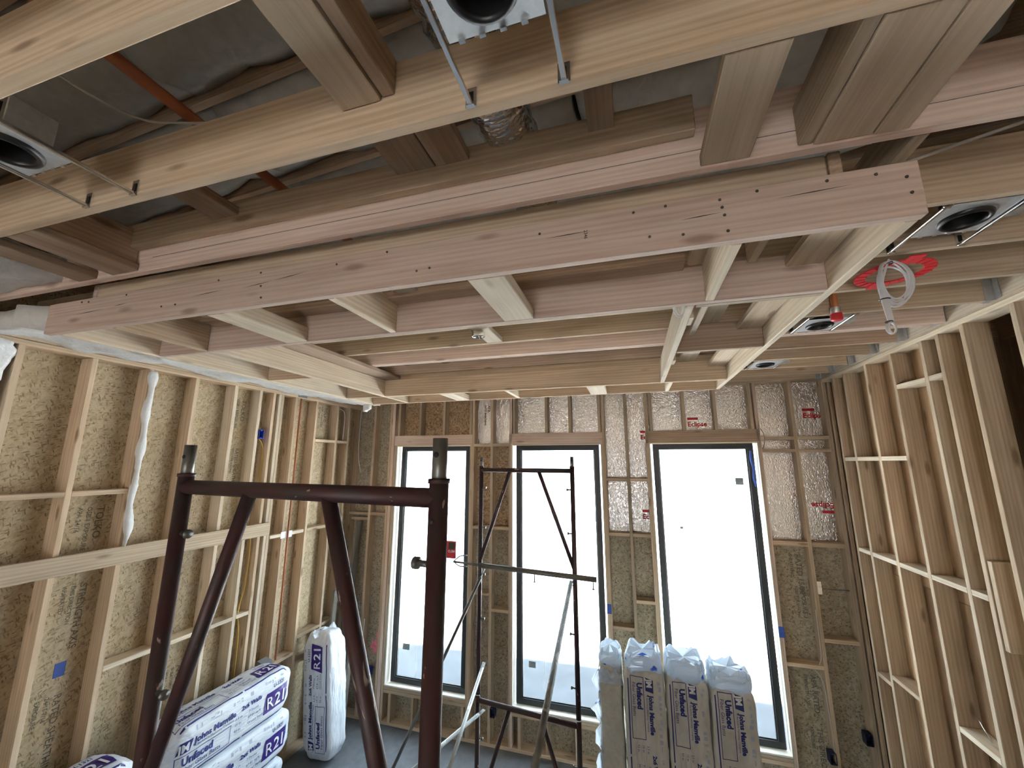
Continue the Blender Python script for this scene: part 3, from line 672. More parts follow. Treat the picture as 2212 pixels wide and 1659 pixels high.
rail2('hanger_block', 0.55, 0.588, YN+0.08, 1.94, 'fir_pale', 'y', ZT-0.02, ZT+0.12); rail2('hanger_block', 0.30, 0.44, YN+0.08, 1.94, 'fir_tan', 'y', ZT+0.0, ZT+0.037)
rail2('hanger_block', -1.22, -1.08, YN+0.08, 1.94, 'fir_pale', 'y', ZT+0.0, ZT+0.037); rail2('hanger_block', -2.62, -2.48, YN+0.08, 1.94, 'fir_tan', 'y', ZT+0.0, ZT+0.037)
for yb in (2.3, 3.3): rail2('hanger_block', 0.33, 0.368, yb, yb+0.14, 'fir_pale', 'z', ZS+0.05, ZJ)
rail2('hanger_block', 0.40, 0.438, 2.25, 2.80, 'fir_pale', 'y', ZT-0.09, ZT+0.037)
# nails in the face rail
nm = None
def nail(x, z):
    global nm
    if nm is None:
        bm = bmesh.new(); bmesh.ops.create_cone(bm, cap_ends=True, segments=8, radius1=0.0055, radius2=0.0045, depth=0.003)
        nm = bpy.data.meshes.new('nail'); bm.to_mesh(nm); bm.free(); setmat(nm, M['print_dark'])
    link('nail', nm, front, Matrix.Translation((x, YN-0.0012, z+ZC)) @ Matrix.Rotation(math.pi/2, 4, 'X'))
for x, z in ((-2.99, 0.90), (-2.93, 0.895), (-2.62, 0.90), (-2.33, 0.80), (-2.23, 0.80), (-1.95, 0.897), (-1.68, 0.90), (-1.67, 0.83), (-1.66, 0.77), (-1.24, 0.88),
             (-0.98, 0.90), (-0.83, 0.79), (-0.77, 0.795), (-0.30, 0.87), (0.05, 0.895), (0.10, 0.79), (0.16, 0.90), (0.21, 0.78), (0.335, 0.89), (0.34, 0.86), (0.345, 0.83), (0.35, 0.77),
             (0.45, 0.90), (0.65, 0.895), (0.78, 0.89), (0.855, 0.865), (0.86, 0.81)): nail(x, z)
# mill stamp and splits in the face rail
lettering(front, '2346', 0.018, 'print_dark', (-0.13, YN-0.0012, 0.855), (0, 0, -1), (1, 0, 0), 0.0003)
def split(x0, z0, x1, z1, w=0.0022):
    mx, mz = (x0+x1)/2, (z0+z1)/2
    meshobj('split', front, [(x0, YN-0.0008, z0+ZC), (mx, YN-0.0008, mz+w+ZC), (x1, YN-0.0008, z1+ZC), (mx, YN-0.0008, mz-w+ZC)], [(0, 3, 2, 1)], 'print_dark')
for s in ((-3.05, 0.826, -2.78, 0.838), (-2.72, 0.843, -2.60, 0.852), (-2.12, 0.83, -1.90, 0.842), (-1.78, 0.835, -1.60, 0.848), (-1.60, 0.848, -1.40, 0.868), (-0.28, 0.845, -0.10, 0.85), (0.50, 0.86, 0.72, 0.868), (0.20, 0.835, 0.34, 0.842)): split(*s)

# ================================================================== RECESSED LIGHTS
def recessed(label, cx, cy, ya, yb, z=ZJ):
    t = thing('recessed_light', label, 'ceiling light', cx, cy, z, 'recessed light housings between the joists')
    nseg = 32; r = 0.078; hw, hd = 0.115, min(0.155, cy-ya-0.008, yb-cy-0.008)
    # plate with a round hole
    vs, fs = [], []
    for k in range(nseg):
        a = 2*math.pi*(k+0.5)/nseg; c, s = math.cos(a), math.sin(a)
        m = min(hw/abs(c) if abs(c) > 1e-6 else 9, hd/abs(s) if abs(s) > 1e-6 else 9)
        for zz in (0.0, 0.002):
            vs.append((cx+r*c, cy+r*s, z+zz+ZC+0.004)); vs.append((cx+m*c, cy+m*s, z+zz+ZC+0.004))
    for k in range(nseg):
        a = 4*k; b = 4*((k+1) % nseg)
        fs += [(a, b, b+1, a+1), (a+2, a+3, b+3, b+2), (a+1, b+1, b+3, a+3), (a, a+2, b+2, b)]
    for sx in (-1, 1):
        for sy in (-1, 1):
            c = (cx+sx*hw, cy+sy*hd); kk = min(range(nseg), key=lambda q: (vs[4*q+1][0]-c[0])**2+(vs[4*q+1][1]-c[1])**2)
            for q in (1, 3): vs[4*kk+q] = (c[0], c[1], vs[4*kk+q][2])
    meshobj('mounting_plate', t, vs, fs, 'white_steel')
    mw = Matrix.Translation((cx, cy, z+ZC))
    lathe('trim_ring', t, [(0.062, 0.006), (0.062, -0.004), (0.067, -0.011), (0.076, -0.011), (0.082, -0.002), (0.082, 0.004)], 'black_rubber', mw, 32)
    lathe('lamp_can', t, [(0.064, 0.0), (0.064, 0.115), (0.045, 0.13), (0.0005, 0.13)], 'black_rubber', mw, 24)
    lathe('lamp_socket', t, [(0.0005, 0.07), (0.016, 0.07), (0.018, 0.09), (0.018, 0.12)], 'steel', mw, 12)
    for s in (-1, 1):
        x = cx+s*0.128
        hb = board('hanger_bar', t, x-0.007, x+0.007, ya, yb, z-0.003, z+0.009, 'steel', 'y', 0.002)
        for yq, dy in ((ya, -1), (yb, 1)):
            board('bar_clip', hb, x-0.016, x+0.016, yq-0.004 if dy > 0 else yq, yq if dy > 0 else yq+0.004, z-0.004, z+0.056, 'steel', 'z', 0)
            board('clip_slot', hb, x-0.007, x+0.007, yq-0.0055 if dy > 0 else yq+0.004, yq-0.004 if dy > 0 else yq+0.0055, z+0.012, z+0.042, 'black_rubber', 'z', 0)
            board('clip_foot', hb, x-0.012, x+0.012, yq-0.012 if dy > 0 else yq, yq if dy > 0 else yq+0.012, z-0.006, z-0.003, 'steel', 'x', 0)
    board('junction_box', t, cx+0.09, cx+0.20 if cx > 1 else cx+0.115, cy-0.06, cy+0.05, z+0.01, z+0.11, 'galv')
    for k in range(4):
        board('plate_tab', t, cx-0.09+k*0.05, cx-0.075+k*0.05, cy+hd-0.004, cy+hd+0.004, z-0.002, z+0.01, 'steel', 'x', 0)
    return t
recessed('recessed light housing right of the soffit frame, nearest the red ring', 1.325, 1.905, 1.777, 2.14)
recessed('recessed light housing under a copper pipe stub beside the soffit frame', 1.325, 3.235, 3.022, 3.38)
recessed('recessed light housing closest to the window wall', 1.315, 4.45, 4.268, 4.62)
recessed('recessed light housing with its bars clipped to the big near joist, next to foil duct', -0.245, 0.60, 0.493, 0.866)
recessed('recessed light housing above bare joist with a loose cable, farthest from foil duct', -1.82, 0.60, 0.493, 0.866)

# ================================================================== THINGS OVERHEAD
# foil flexible duct
def duct(name, label, pts, r, seg=20):
    P_ = smoothpts(pts, 14); rad = []
    for i, p in enumerate(P_): rad.append(r*(1+0.05*math.sin(i*2.3)+0.05*noise.noise(Vector((i*0.4, r*9, 2)))))
    P2 = [Vector((p.x, p.y, p.z+ZC)) for p in P_]; c = P2[0]
    v, f = tubegeo([p-c for p in P2], rad, seg)
    v = [q+Vector((noise.noise(q*22), noise.noise(q*22+Vector((5, 5, 5))), noise.noise(q*22+Vector((9, 1, 3)))))*0.012 for q in v]
    o = meshobj(name, None, v, f, 'duct', Matrix.Translation(c), True); return tag(o, label, 'duct')
duct('flexible_duct', 'crinkled silver foil duct crossing above the near joist', [(-0.43, 0.25, 1.40), (-0.46, 0.55, 1.36), (-0.42, 0.95, 1.29), (-0.40, 1.35, 1.29), (-0.42, 1.9, 1.42), (-0.6, 2.4, 1.5)], 0.105)
op = tube('sprinkler_pipe', None, [(-1.50, -0.2, 1.25), (-1.50, 2.4, 1.25)], 0.021, 'orange_pipe', 14)
tag(op, 'straight orange plastic sprinkler pipe above the joists', 'pipe')
op = tube('sprinkler_drop', None, [(-4.095, 4.19, 0.81), (-4.095, 4.20, -2.25)], 0.011, 'orange_pipe', 10)
tag(op, 'thin orange vertical pipe on left wall beside the doubled studs', 'pipe')
cp = thing('copper_stub', 'short copper pipe stub with red capped fitting beside recessed light', 'pipe', 1.31, 2.95, 0.9)
mwc = Matrix.Translation((1.31, 2.955, ZC))
lathe('pipe', cp, [(0.0205, 1.25), (0.0205, 0.96)], 'copper', mwc, 16); lathe('collar', cp, [(0.03, 0.985), (0.03, 0.945), (0.026, 0.94)], 'galv', mwc, 16)
lathe('cap', cp, [(0.031, 0.945), (0.033, 0.935), (0.033, 0.905), (0.028, 0.900), (0.0005, 0.900)], 'red_plastic', mwc, 16)
# red speaker bracket ring
rr = thing('speaker_bracket', 'red plastic ring bracket nailed between joists behind coiled white cable', 'bracket', 1.33, 2.385, ZJ)
nseg = 40; vs, fs = [], []
for k in range(nseg):
    a = 2*math.pi*k/nseg
    for r_, zz in ((0.112, 0.0), (0.158, 0.0), (0.158, 0.006), (0.140, 0.008), (0.112, 0.006)): vs.append((1.33+r_*math.cos(a), 2.385+r_*math.sin(a), ZJ-0.008+zz+ZC))
for k in range(nseg):
    a = 5*k; b = 5*((k+1) % nseg)
    for q in range(5): fs.append((a+q, b+q, b+(q+1) % 5, a+(q+1) % 5))
meshobj('ring', rr, vs, fs, 'red_plastic')
for k in range(20):
    a = 2*math.pi*k/20
    board('rib', rr, 1.33+0.135*math.cos(a)-0.022, 1.33+0.135*math.cos(a)+0.022, 2.385+0.135*math.sin(a)-0.002, 2.385+0.135*math.sin(a)+0.002, ZJ-0.012, ZJ-0.007, 'red_plastic', 'x', 0, Matrix.Rotation(a, 4, 'Z'))
for s in (-1, 1): board('mounting_ear', rr, 1.30, 1.36, 2.385+s*0.175-0.022, 2.385+s*0.175+0.022, ZJ-0.008, ZJ-0.003, 'red_plastic', 'x', 0)
# coiled white cable
cc = thing('cable_coil', 'bundled white cable coil hanging from a joist in front of red ring', 'cable', 1.2, 2.21, 0.6)
for k in range(6):
    a0 = 0.10*k; w_, h_ = 0.052+0.006*(k % 3), 0.095+0.006*(k % 4); cx_, cz_ = 1.218+0.006*(k % 3), 0.845-0.004*k
    pts = [(cx_+w_*math.sin(a), 2.205+0.008*(k-2.5)+0.01*math.cos(a*2), cz_+h_*math.cos(a)) for a in [a0+2*math.pi*q/16 for q in range(17)]]
    tube('cable_loop', cc, pts, 0.0042, 'white_cable', 6, 3)
for k in range(5):
    tube('cable_tail', cc, [(1.225, 2.21, 0.955), (1.18, 2.2, 0.86-0.004*k), (1.165+0.005*k, 2.205, 0.79), (1.172+0.005*k, 2.205, 0.70), (1.178+0.004*k, 2.205, 0.645)], 0.0042, 'white_cable', 6, 4)
for k in range(3):
    tube('cable_loop', cc, [(1.186+0.013*math.sin(a)*(1+0.2*k), 2.205+0.004*k, 0.615+0.026*math.cos(a)) for a in [2*math.pi*q/10 for q in range(11)]], 0.0042, 'white_cable', 6, 3)
tube('cable_end', cc, [(1.17, 2.20, 0.80), (1.20, 2.195, 0.755), (1.235, 2.19, 0.745)], 0.0042, 'white_cable', 6, 4)
for z_, r_ in ((0.935, 0.014), (0.755, 0.02), (0.645, 0.014)):
    tube('cable_tie', cc, [((1.225 if z_ > 0.9 else 1.178)+r_*math.cos(a), 2.206+r_*math.sin(a), z_) for a in [2*math.pi*q/8 for q in range(9)]], 0.003, 'black_rubber', 5)
sw = thing('cable_loop', 'small loop of white cable hanging from inner soffit board', 'cable', 0.24, 2.03, 0.75)
tube('strand', sw, [(0.235, 1.99, 0.80), (0.232, 2.02, 0.74), (0.25, 2.03, 0.706), (0.275, 2.03, 0.72), (0.28, 2.0, 0.80)], 0.0045, 'white_cable', 6, 5)
tube('strand', sw, [(0.243, 2.0, 0.80), (0.243, 2.03, 0.745), (0.257, 2.035, 0.712), (0.272, 2.032, 0.728), (0.272, 2.0, 0.80)], 0.0045, 'white_cable', 6, 5)
# octagonal ceiling box on the flat block
ob = thing('ceiling_box', 'small octagonal steel electrical box on a flat block inside the tray', 'electrical box', -1.055, 2.69, ZJ)
vs, fs = [], []
for zz, r_ in ((0.0, 0.050), (-0.040, 0.050), (-0.040, 0.046), (-0.004, 0.046)):
    for k in range(8):
        a = math.pi/8+k*math.pi/4; vs.append((-1.055+r_*math.cos(a), 2.69+r_*math.sin(a), ZJ+0.001+zz+ZC))
for i in range(3):
    for k in range(8): fs.append((i*8+k, i*8+(k+1) % 8, (i+1)*8+(k+1) % 8, (i+1)*8+k))
fs.append(tuple(24+k for k in range(8)))
meshobj('box_body', ob, vs, fs, 'steel')
tube('wire', ob, [(-1.06, 2.69, ZJ-0.01), (-1.05, 2.68, ZJ-0.045), (-1.04, 2.67, ZJ-0.04), (-1.035, 2.665, ZJ-0.065)], 0.003, 'white_cable', 6, 4)
for sx in (-0.03, 0.03): board('box_ear', ob, -1.055+sx-0.008, -1.055+sx+0.008, 2.682, 2.698, ZJ-0.041, ZJ-0.038, 'galv', 'x', 0)
# loose cables overhead
def cable(name, label, pts, r, mat):
    o = tube(name, None, pts, r, mat, 6, 6); return tag(o, label, 'cable')
cable('loose_cable', 'thin grey cable drooping above the joist beside orange pipe', [(-1.72, 0.45, 1.25), (-1.62, 0.62, 1.16), (-1.60, 0.78, 1.18), (-1.52, 0.865, 1.215), (-1.3, 0.95, 1.24)], 0.004, 'grey_cable')
cable('loose_cable', 'thin grey cable looping beside the recessed light bars over near joist', [(-2.3, 0.42, 1.30), (-2.05, 0.5, 1.22), (-1.92, 0.58, 1.28), (-1.9, 0.75, 1.5)], 0.004, 'grey_cable')
cable('branch_cable', 'flat white cable stapled high between joists beside right wall', [(0.95, 1.60, 1.04), (1.2, 1.58, 1.09), (1.55, 1.56, 1.15), (2.05, 1.55, 1.17)], 0.006, 'grey_cable')
cable('branch_cable', 'flat white cable running over blocking toward right wall', [(0.85, 1.1, 1.16), (1.1, 1.1, 1.19), (1.6, 1.1, 1.2), (2.05, 1.1, 1.2)], 0.006, 'grey_cable')

# ================================================================== INSULATION AT THE EAVE AND ON THE LEFT WALL
o = batt('insulation_batt', None, -4.04, XL-0.045, 1.40, 4.75, lambda u, v: 0.775+0.075*(1-u)+0.015*math.sin(v*23), lambda u, v: 0.93, 0.022, 14, 70, 6.0, 'batt', 11, 0.08)
tag(o, 'long white insulation batt stuffed between left wall and soffit frame', 'insulation')
o = batt('insulation_batt', None, -4.05, -3.02, 0.912, 1.29, lambda u, v: 0.985-0.05*math.sin(math.pi*v), lambda u, v: 1.12, 0.022, 16, 14, 5.0, 'batt', 12, 0.04)
tag(o, 'white insulation batt between two near joists over left wall', 'insulation')
vs, fs = [], []; n = 26
for i in range(n+1):
    t = i/n; z = 0.83-0.80*t; w = (0.17 if t < 0.15 else 0.15)*(1-0.75*max(0, t-0.35)/0.65)+0.02*noise.noise(Vector((t*9, 2, 0))); yc = 1.49-0.10*t
    if t < 0.06: w *= 0.8
    for k in range(14):
        a = 2*math.pi*k/14; vs.append((LX-0.02+(0.055+0.02*noise.noise(Vector((t*8, k*0.6, 3))))*math.cos(a), yc+w*math.sin(a), z+0.02*noise.noise(Vector((k*0.7, t*5, 8)))+ZC))
for i in range(n):
    for k in range(14): fs.append((i*14+k, i*14+(k+1) % 14, i*14+14+(k+1) % 14, i*14+14+k))
fs.append(tuple(range(13, -1, -1))); fs.append(tuple(n*14+k for k in range(14)))
tag(meshobj('insulation_batt', None, vs, fs, 'batt', None, True), 'white insulation bulging from the stud bay at the left end of left wall', 'insulation')
# narrow torn strip hanging down one stud
vs, fs = [], []; n = 60
for i in range(n+1):
    t = i/n; z = 0.80-1.50*t; w = 0.030+0.012*noise.noise(Vector((t*14, 1, 0)))+0.008*math.sin(t*31)
    if 0.58 < t < 0.66: w *= 0.6
    yc = 2.482+0.03*(t-0.5)*0+0.02*noise.noise(Vector((t*6, 4, 0)))
    if t > 0.92: w *= (1-t)/0.08*0.8+0.2
    for k in range(8):
        a = 2*math.pi*k/8; vs.append((LX+0.022+0.02*math.cos(a)+0.005*noise.noise(Vector((t*40, k, 0))), yc+w*math.sin(a), z+ZC))
for i in range(n):
    for k in range(8): fs.append((i*8+k, i*8+(k+1) % 8, i*8+8+(k+1) % 8, i*8+8+k))
fs.append(tuple(range(7, -1, -1))); fs.append(tuple(n*8+k for k in range(8)))
tag(meshobj('insulation_strip', None, vs, fs, 'batt', None, True), 'narrow torn white insulation strip hanging down a left wall stud', 'insulation')
o = batt('insulation_scrap', None, -3.30, -3.22, 4.40, 4.46, lambda u, v: 0.64+0.03*u, lambda u, v: 0.735, 0.012, 5, 5, 30, 'batt', 15, 0.02)
tag(o, 'small white insulation scrap dangling from the soffit corner', 'insulation')
g = board('tape_patch', None, LX, LX+0.004, 4.16, 4.31, 0.83, 0.955, 'grey_sheet', 'y', 0); tag(g, 'grey tape patch on left top plate', 'tape')
g = board('paper_tag', None, LX+0.013, LX+0.015, 4.10, 4.27, -0.905, -0.83, 'print_white', 'y', 0); tag(g, 'white paper tag on a left wall block', 'tag')

o = board('flashing_scrap', None, LX-0.04, LX+0.06, 4.0, 4.12, -2.262, -2.20, 'grey_sheet', 'y', 0, Matrix.Rotation(0.25, 4, 'Y')); tag(o, 'crumpled grey flashing scrap on a low left wall block above bags', 'flashing')

# ================================================================== ELECTRICAL BOXES AND CABLES ON THE WALLS
M['navy_box'] = plain('dark_navy_plastic', (0.012, 0.016, 0.05), 0.5)
def ebox(label, x, y, z, face):
    bm_ = 'navy_box' if 'dark' in label else 'blue_box'
    t = thing('outlet_box', label, 'electrical box', x, y, z-0.06)
    w, h, dp = 0.056, 0.10, 0.07
    if face == 'x':   # opening to +X
        f = lambda a, b, c0, c1, e0, e1: (x+a, x+b, y+c0, y+c1, z+e0, z+e1)
    else:             # opening to -Y
        f = lambda a, b, c0, c1, e0, e1: (x+c0, x+c1, y-b, y-a, z+e0, z+e1)
    board('box_back', t, *f(-dp, -dp+0.004, -w/2, w/2, -h/2, h/2), bm_, None, 0)
    for s in (-1, 1):
        board('box_side', t, *f(-dp, 0.012, s*w/2-0.002, s*w/2+0.002, -h/2, h/2), bm_, None, 0); board('box_end', t, *f(-dp, 0.012, -w/2, w/2, s*h/2-0.002, s*h/2+0.002), bm_, None, 0)
        board('screw_boss', t, *f(-0.02, 0.011, -0.008, 0.008, s*(h/2-0.009)-0.006, s*(h/2-0.009)+0.006), bm_, None, 0)
    return t
ebox('blue plastic outlet box on left wall stud with a yellow cable', LX, 3.672, 0.316, 'x')
ebox('blue plastic outlet box low on stud left of the first window', -3.70, D, -2.87, 'y')
ebox('dark outlet box low between first and second window', -1.86, D, -3.09, 'y')
ebox('dark blue outlet box low beside right side of the last window', 1.787, D, -2.94, 'y')
ebox('dark outlet box low in the corner by right wall', 2.12, D, -2.72, 'y')
cable('yellow_cable', 'yellow cable dropping down a left wall stud bay from blue box', [(LX-0.05, 3.70, 0.265), (LX-0.05, 3.765, 0.14), (LX-0.05, 3.765, -0.3), (LX-0.06, 3.70, -0.65), (LX-0.06, 3.755, -0.85), (LX-0.06, 3.76, -1.3), (LX-0.05, 3.70, -1.59), (LX-0.05, 3.74, -1.9), (LX-0.05, 3.745, -3.0)], 0.006, 'yellow_cable')
cable('white_cable', 'white cable running down window wall by left corner', [(-4.15, 5.50, 0.93), (-4.15, 5.49, 0.5), (-4.14, 5.49, 0.1), (-4.08, 5.49, -0.16)], 0.006, 'white_cable')
cable('white_cable', 'white cable hanging to the blue box left of first window', [(-3.80, 5.44, -2.2), (-3.81, 5.44, -2.5), (-3.80, 5.43, -2.9), (-3.78, 5.43, -3.08), (-3.62, 5.44, -3.16)], 0.006, 'white_cable')
cable('grey_cable', 'grey cable hanging in the end bay of left wall', [(LX-0.06, 5.0, 0.78), (LX-0.05, 5.13, 0.72), (LX-0.05, 5.13, 0.33)], 0.005, 'white_cable')
cable('white_cable', 'white cable stapled down the stud right of last window', [(1.80, D-0.006, -1.55), (1.803, D-0.006, -1.9), (1.795, D-0.006, -2.02), (1.77, D-0.006, -2.09)], 0.005, 'grey_cable')
cable('white_cable', 'white cable dropping to dark box right of last window', [(1.74, D+0.05, -2.16), (1.79, D+0.02, -2.25), (1.80, D-0.005, -2.5), (1.81, D-0.005, -2.88)], 0.005, 'grey_cable')
ss = thing('strap_bracket', 'small shiny steel box bracket on stud right of the last window', 'bracket', 1.86, D+0.04, -1.38)
board('bracket_plate', ss, 1.85, 1.895, D+0.02, D+0.024, -1.40, -1.27, 'steel', 'z', 0); board('bracket_lip', ss, 1.85, 1.89, D+0.0, D+0.022, -1.345, -1.325, 'steel', 'x', 0)
board('bracket_arm', ss, 1.895, 2.16, D+0.05, D+0.056, -1.355, -1.343, 'grey_tube', 'x', 0)
cable('black_wire', 'thin dark wire loop on stud above last window corner', [(1.476, D-0.004, 0.40), (1.50, D-0.02, 0.34), (1.505, D-0.02, 0.25), (1.478, D-0.004, 0.16)], 0.003, 'print_dark')
# grey planks leaning in the left corner
for lab, p0, p1, w in (('wide grey board leaning in the left corner behind scaffold', (-4.08, 5.34, ZF+0.012), (-3.98, 5.41, -0.86), 0.14), ('narrow dark board leaning in left corner by wrapped bag', (-4.03, 4.99, ZF+0.012), (-4.07, 5.12, -1.75), 0.09), ('short dark board leaning in left corner against wide grey board', (-3.80, 5.10, ZF+0.012), (-3.86, 5.29, -1.95), 0.09)):
    a = Vector((p0[0], p0[1], p0[2]+ZC)); b = Vector((p1[0], p1[1], p1[2]+ZC)); d = b-a
    q = Vector((1, 0, 0)).rotation_difference(d.normalized()).to_matrix().to_4x4()
    o = link('leaning_board', boxmesh(d.length, w, 0.03, M['fir_grey'] if 'fir_grey' in M else M.setdefault('fir_grey', wood('grey_board', (0.26, 0.235, 0.20), (0.17, 0.15, 0.125), 0.4))), None, Matrix.Translation((a+b)/2) @ q)
    tag(o, lab, 'board')
# metal nail plate strap sticking out on right wall
o = tube('wire_end', None, [(RX+0.01, 3.95, -1.70), (RX-0.01, 3.80, -1.80)], 0.003, 'steel', 6); tag(o, 'shiny stiff wire end poking from right wall bay', 'wire')

# ================================================================== SCAFFOLDS
FL, FR = Vector((-1.335, 0.945)), Vector((-0.405, 0.815))
BL, BR = Vector((-1.473, 3.903)), Vector((-0.54, 3.785))
def frame(label, A, B, ztop, zbot, pins=True, studs=((0.16, 1), (0.55, 1)), knee=0.855, collar=True):
    mid = (A+B)/2
    t = thing('scaffold_frame', label, 'scaffold', mid.x, mid.y, zbot, 'painted scaffold frames')
    R_ = 0.0212; d = (B-A).normalized()
    for P_, s in ((A, 1), (B, -1)):
        po = tube('post', t, [(P_.x, P_.y, zbot), (P_.x, P_.y, ztop+0.035)], R_, 'red_paint', 20)
        if pins:
            tube('coupling_pin', t, [(P_.x, P_.y, ztop), (P_.x, P_.y, ztop+0.128)], R_*0.78, 'grey_tube', 20)
            tube('collar', t, [(P_.x, P_.y, ztop+0.031), (P_.x, P_.y, ztop+0.041)], R_*1.13, 'red_paint', 20)
            hx = P_.x-0.012; tube('pin_hole', t, [(P_.x-0.001, P_.y-R_*0.77-0.0008, ztop+0.092), (P_.x-0.001, P_.y-R_*0.6, ztop+0.092)], 0.0062, 'black_rubber', 12)
        for dz, _ in studs:
            z = ztop-dz
            st = tube('brace_stud', t, [(P_.x+s*d.x*R_*0.8, P_.y+s*d.y*R_*0.8, z), (P_.x+s*d.x*0.048, P_.y+s*d.y*0.048, z)], 0.0068, 'grey_tube', 10)
            tube('stud_head', st, [(P_.x+s*d.x*0.046, P_.y+s*d.y*0.046, z), (P_.x+s*d.x*0.056, P_.y+s*d.y*0.056, z)], 0.013, 'grey_tube', 12)
        tube('weld_hole', t, [(P_.x-0.002+s*0.004, P_.y-R_-0.0006, ztop-0.045), (P_.x, P_.y-R_*0.7, ztop-0.045)], 0.0058, 'black_rubber', 10)
    tube('top_bar', t, [(A.x, A.y, ztop), (B.x, B.y, ztop)], R_, 'red_paint', 20)
    for P_, f in ((A, 0.335), (B, 0.655)):
        q = A+(B-A)*f; tube('knee_brace', t, [(q.x, q.y, ztop-0.01), (P_.x, P_.y, ztop-knee)], R_*0.86, 'red_paint', 16)
    return t
frame('maroon scaffold frame with chipped paint standing close beside insulation bags', FL, FR, -0.076, ZF+0.0, True, ((0.135, 1), (0.56, 1), (1.3, 1)))
frame('upper maroon scaffold frame before the middle window with open top pins', BL, BR, -0.076, -2.08, True, ((0.17, 1), (0.55, 1), (0.98, 1), (1.37, 1), (1.78, 1)))
frame('lower maroon scaffold frame standing on slab below middle window', BL, BR, -2.13, ZF, False, ((0.30, 1), (0.75, 1)), 0.9)
gr = thing('guard_rail', 'grey steel guard rail tube clamped across far scaffold posts', 'rail', -1.0, 3.8, -1.0)
dB = (BR-BL).normalized(); nB = Vector((dB.y, -dB.x))
def gp(s, z, off=0.047): q = BL+dB*s+nB*off; return (q.x, q.y, z)
W_ = (BR-BL).length
tube('rail_tube', gr, [gp(0.02, -0.965), gp(W_+0.20, -0.975)], 0.0225, 'grey_tube', 16)
tube('rail_fork', gr, [gp(-0.27, -0.96), gp(0.03, -0.965)], 0.010, 'grey_tube', 10); tube('rail_hook', gr, [gp(-0.27, -0.96), gp(-0.20, -0.905), gp(-0.12, -0.89)], 0.006, 'grey_tube', 8, 4)
tube('rail_hook', gr, [gp(-0.26, -0.965), gp(-0.20, -0.995), gp(-0.12, -0.99)], 0.006, 'grey_tube', 8, 4)
for s in (0.58, W_+0.17):
    p = tube('rail_pin', gr, [gp(s, -0.985), gp(s, -1.05)], 0.005, 'grey_tube', 8); tube('pin_head', p, [gp(s, -1.05), gp(s, -1.058)], 0.011, 'grey_tube', 10)
def brace(label, p0, p1, r=0.0135, mat='brace', flat0=True):
    t = thing('cross_brace', label, 'brace', p1[0], p1[1], p1[2])
    a, b = Vector(p0), Vector(p1); d = (b-a).normalized()
    tube('brace_tube', t, [a+d*0.05, b], r, mat, 14)
    q = Vector((1, 0, 0)).rotation_difference(d).to_matrix().to_4x4(); c = a+d*0.022; c.z += ZC
    link('flattened_end', boxmesh(0.10, 0.030, 0.006, M[mat], 0.002), t, Matrix.Translation(c) @ q)
    return t
def ext(p, q, k): p, q = Vector(p), Vector(q); return tuple(p+(q-p)*k)
b_s = (BR.x-0.03, BR.y-0.035, -1.02); brace('thick dirty cross brace running from far scaffold down toward the camera', b_s, ext(b_s, (-0.439, 1.388, -0.932-0.42), 1.06), 0.0175, 'old_brace')
b_s = (BL.x+0.045, BL.y-0.03, -1.03); brace('dark cross brace slanting down left from far scaffold past first window', b_s, ext(b_s, (-2.172, 3.668, -2.649), 1.48), 0.0145, 'grey_tube')
b_s = (BL.x+0.06, BL.y-0.03, -1.82); brace('pale galvanised cross brace at mid height of far scaffold', b_s, ext(b_s, (-1.264, 2.636, -1.741-0.35), 1.15), 0.0145, 'brace')
b_s = (BL.x+0.055, BL.y-0.03, -2.20); brace('white galvanised cross brace lowest on far scaffold', b_s, ext(b_s, (-1.795, 2.808, -2.052-0.2), 1.2), 0.0145, 'brace')

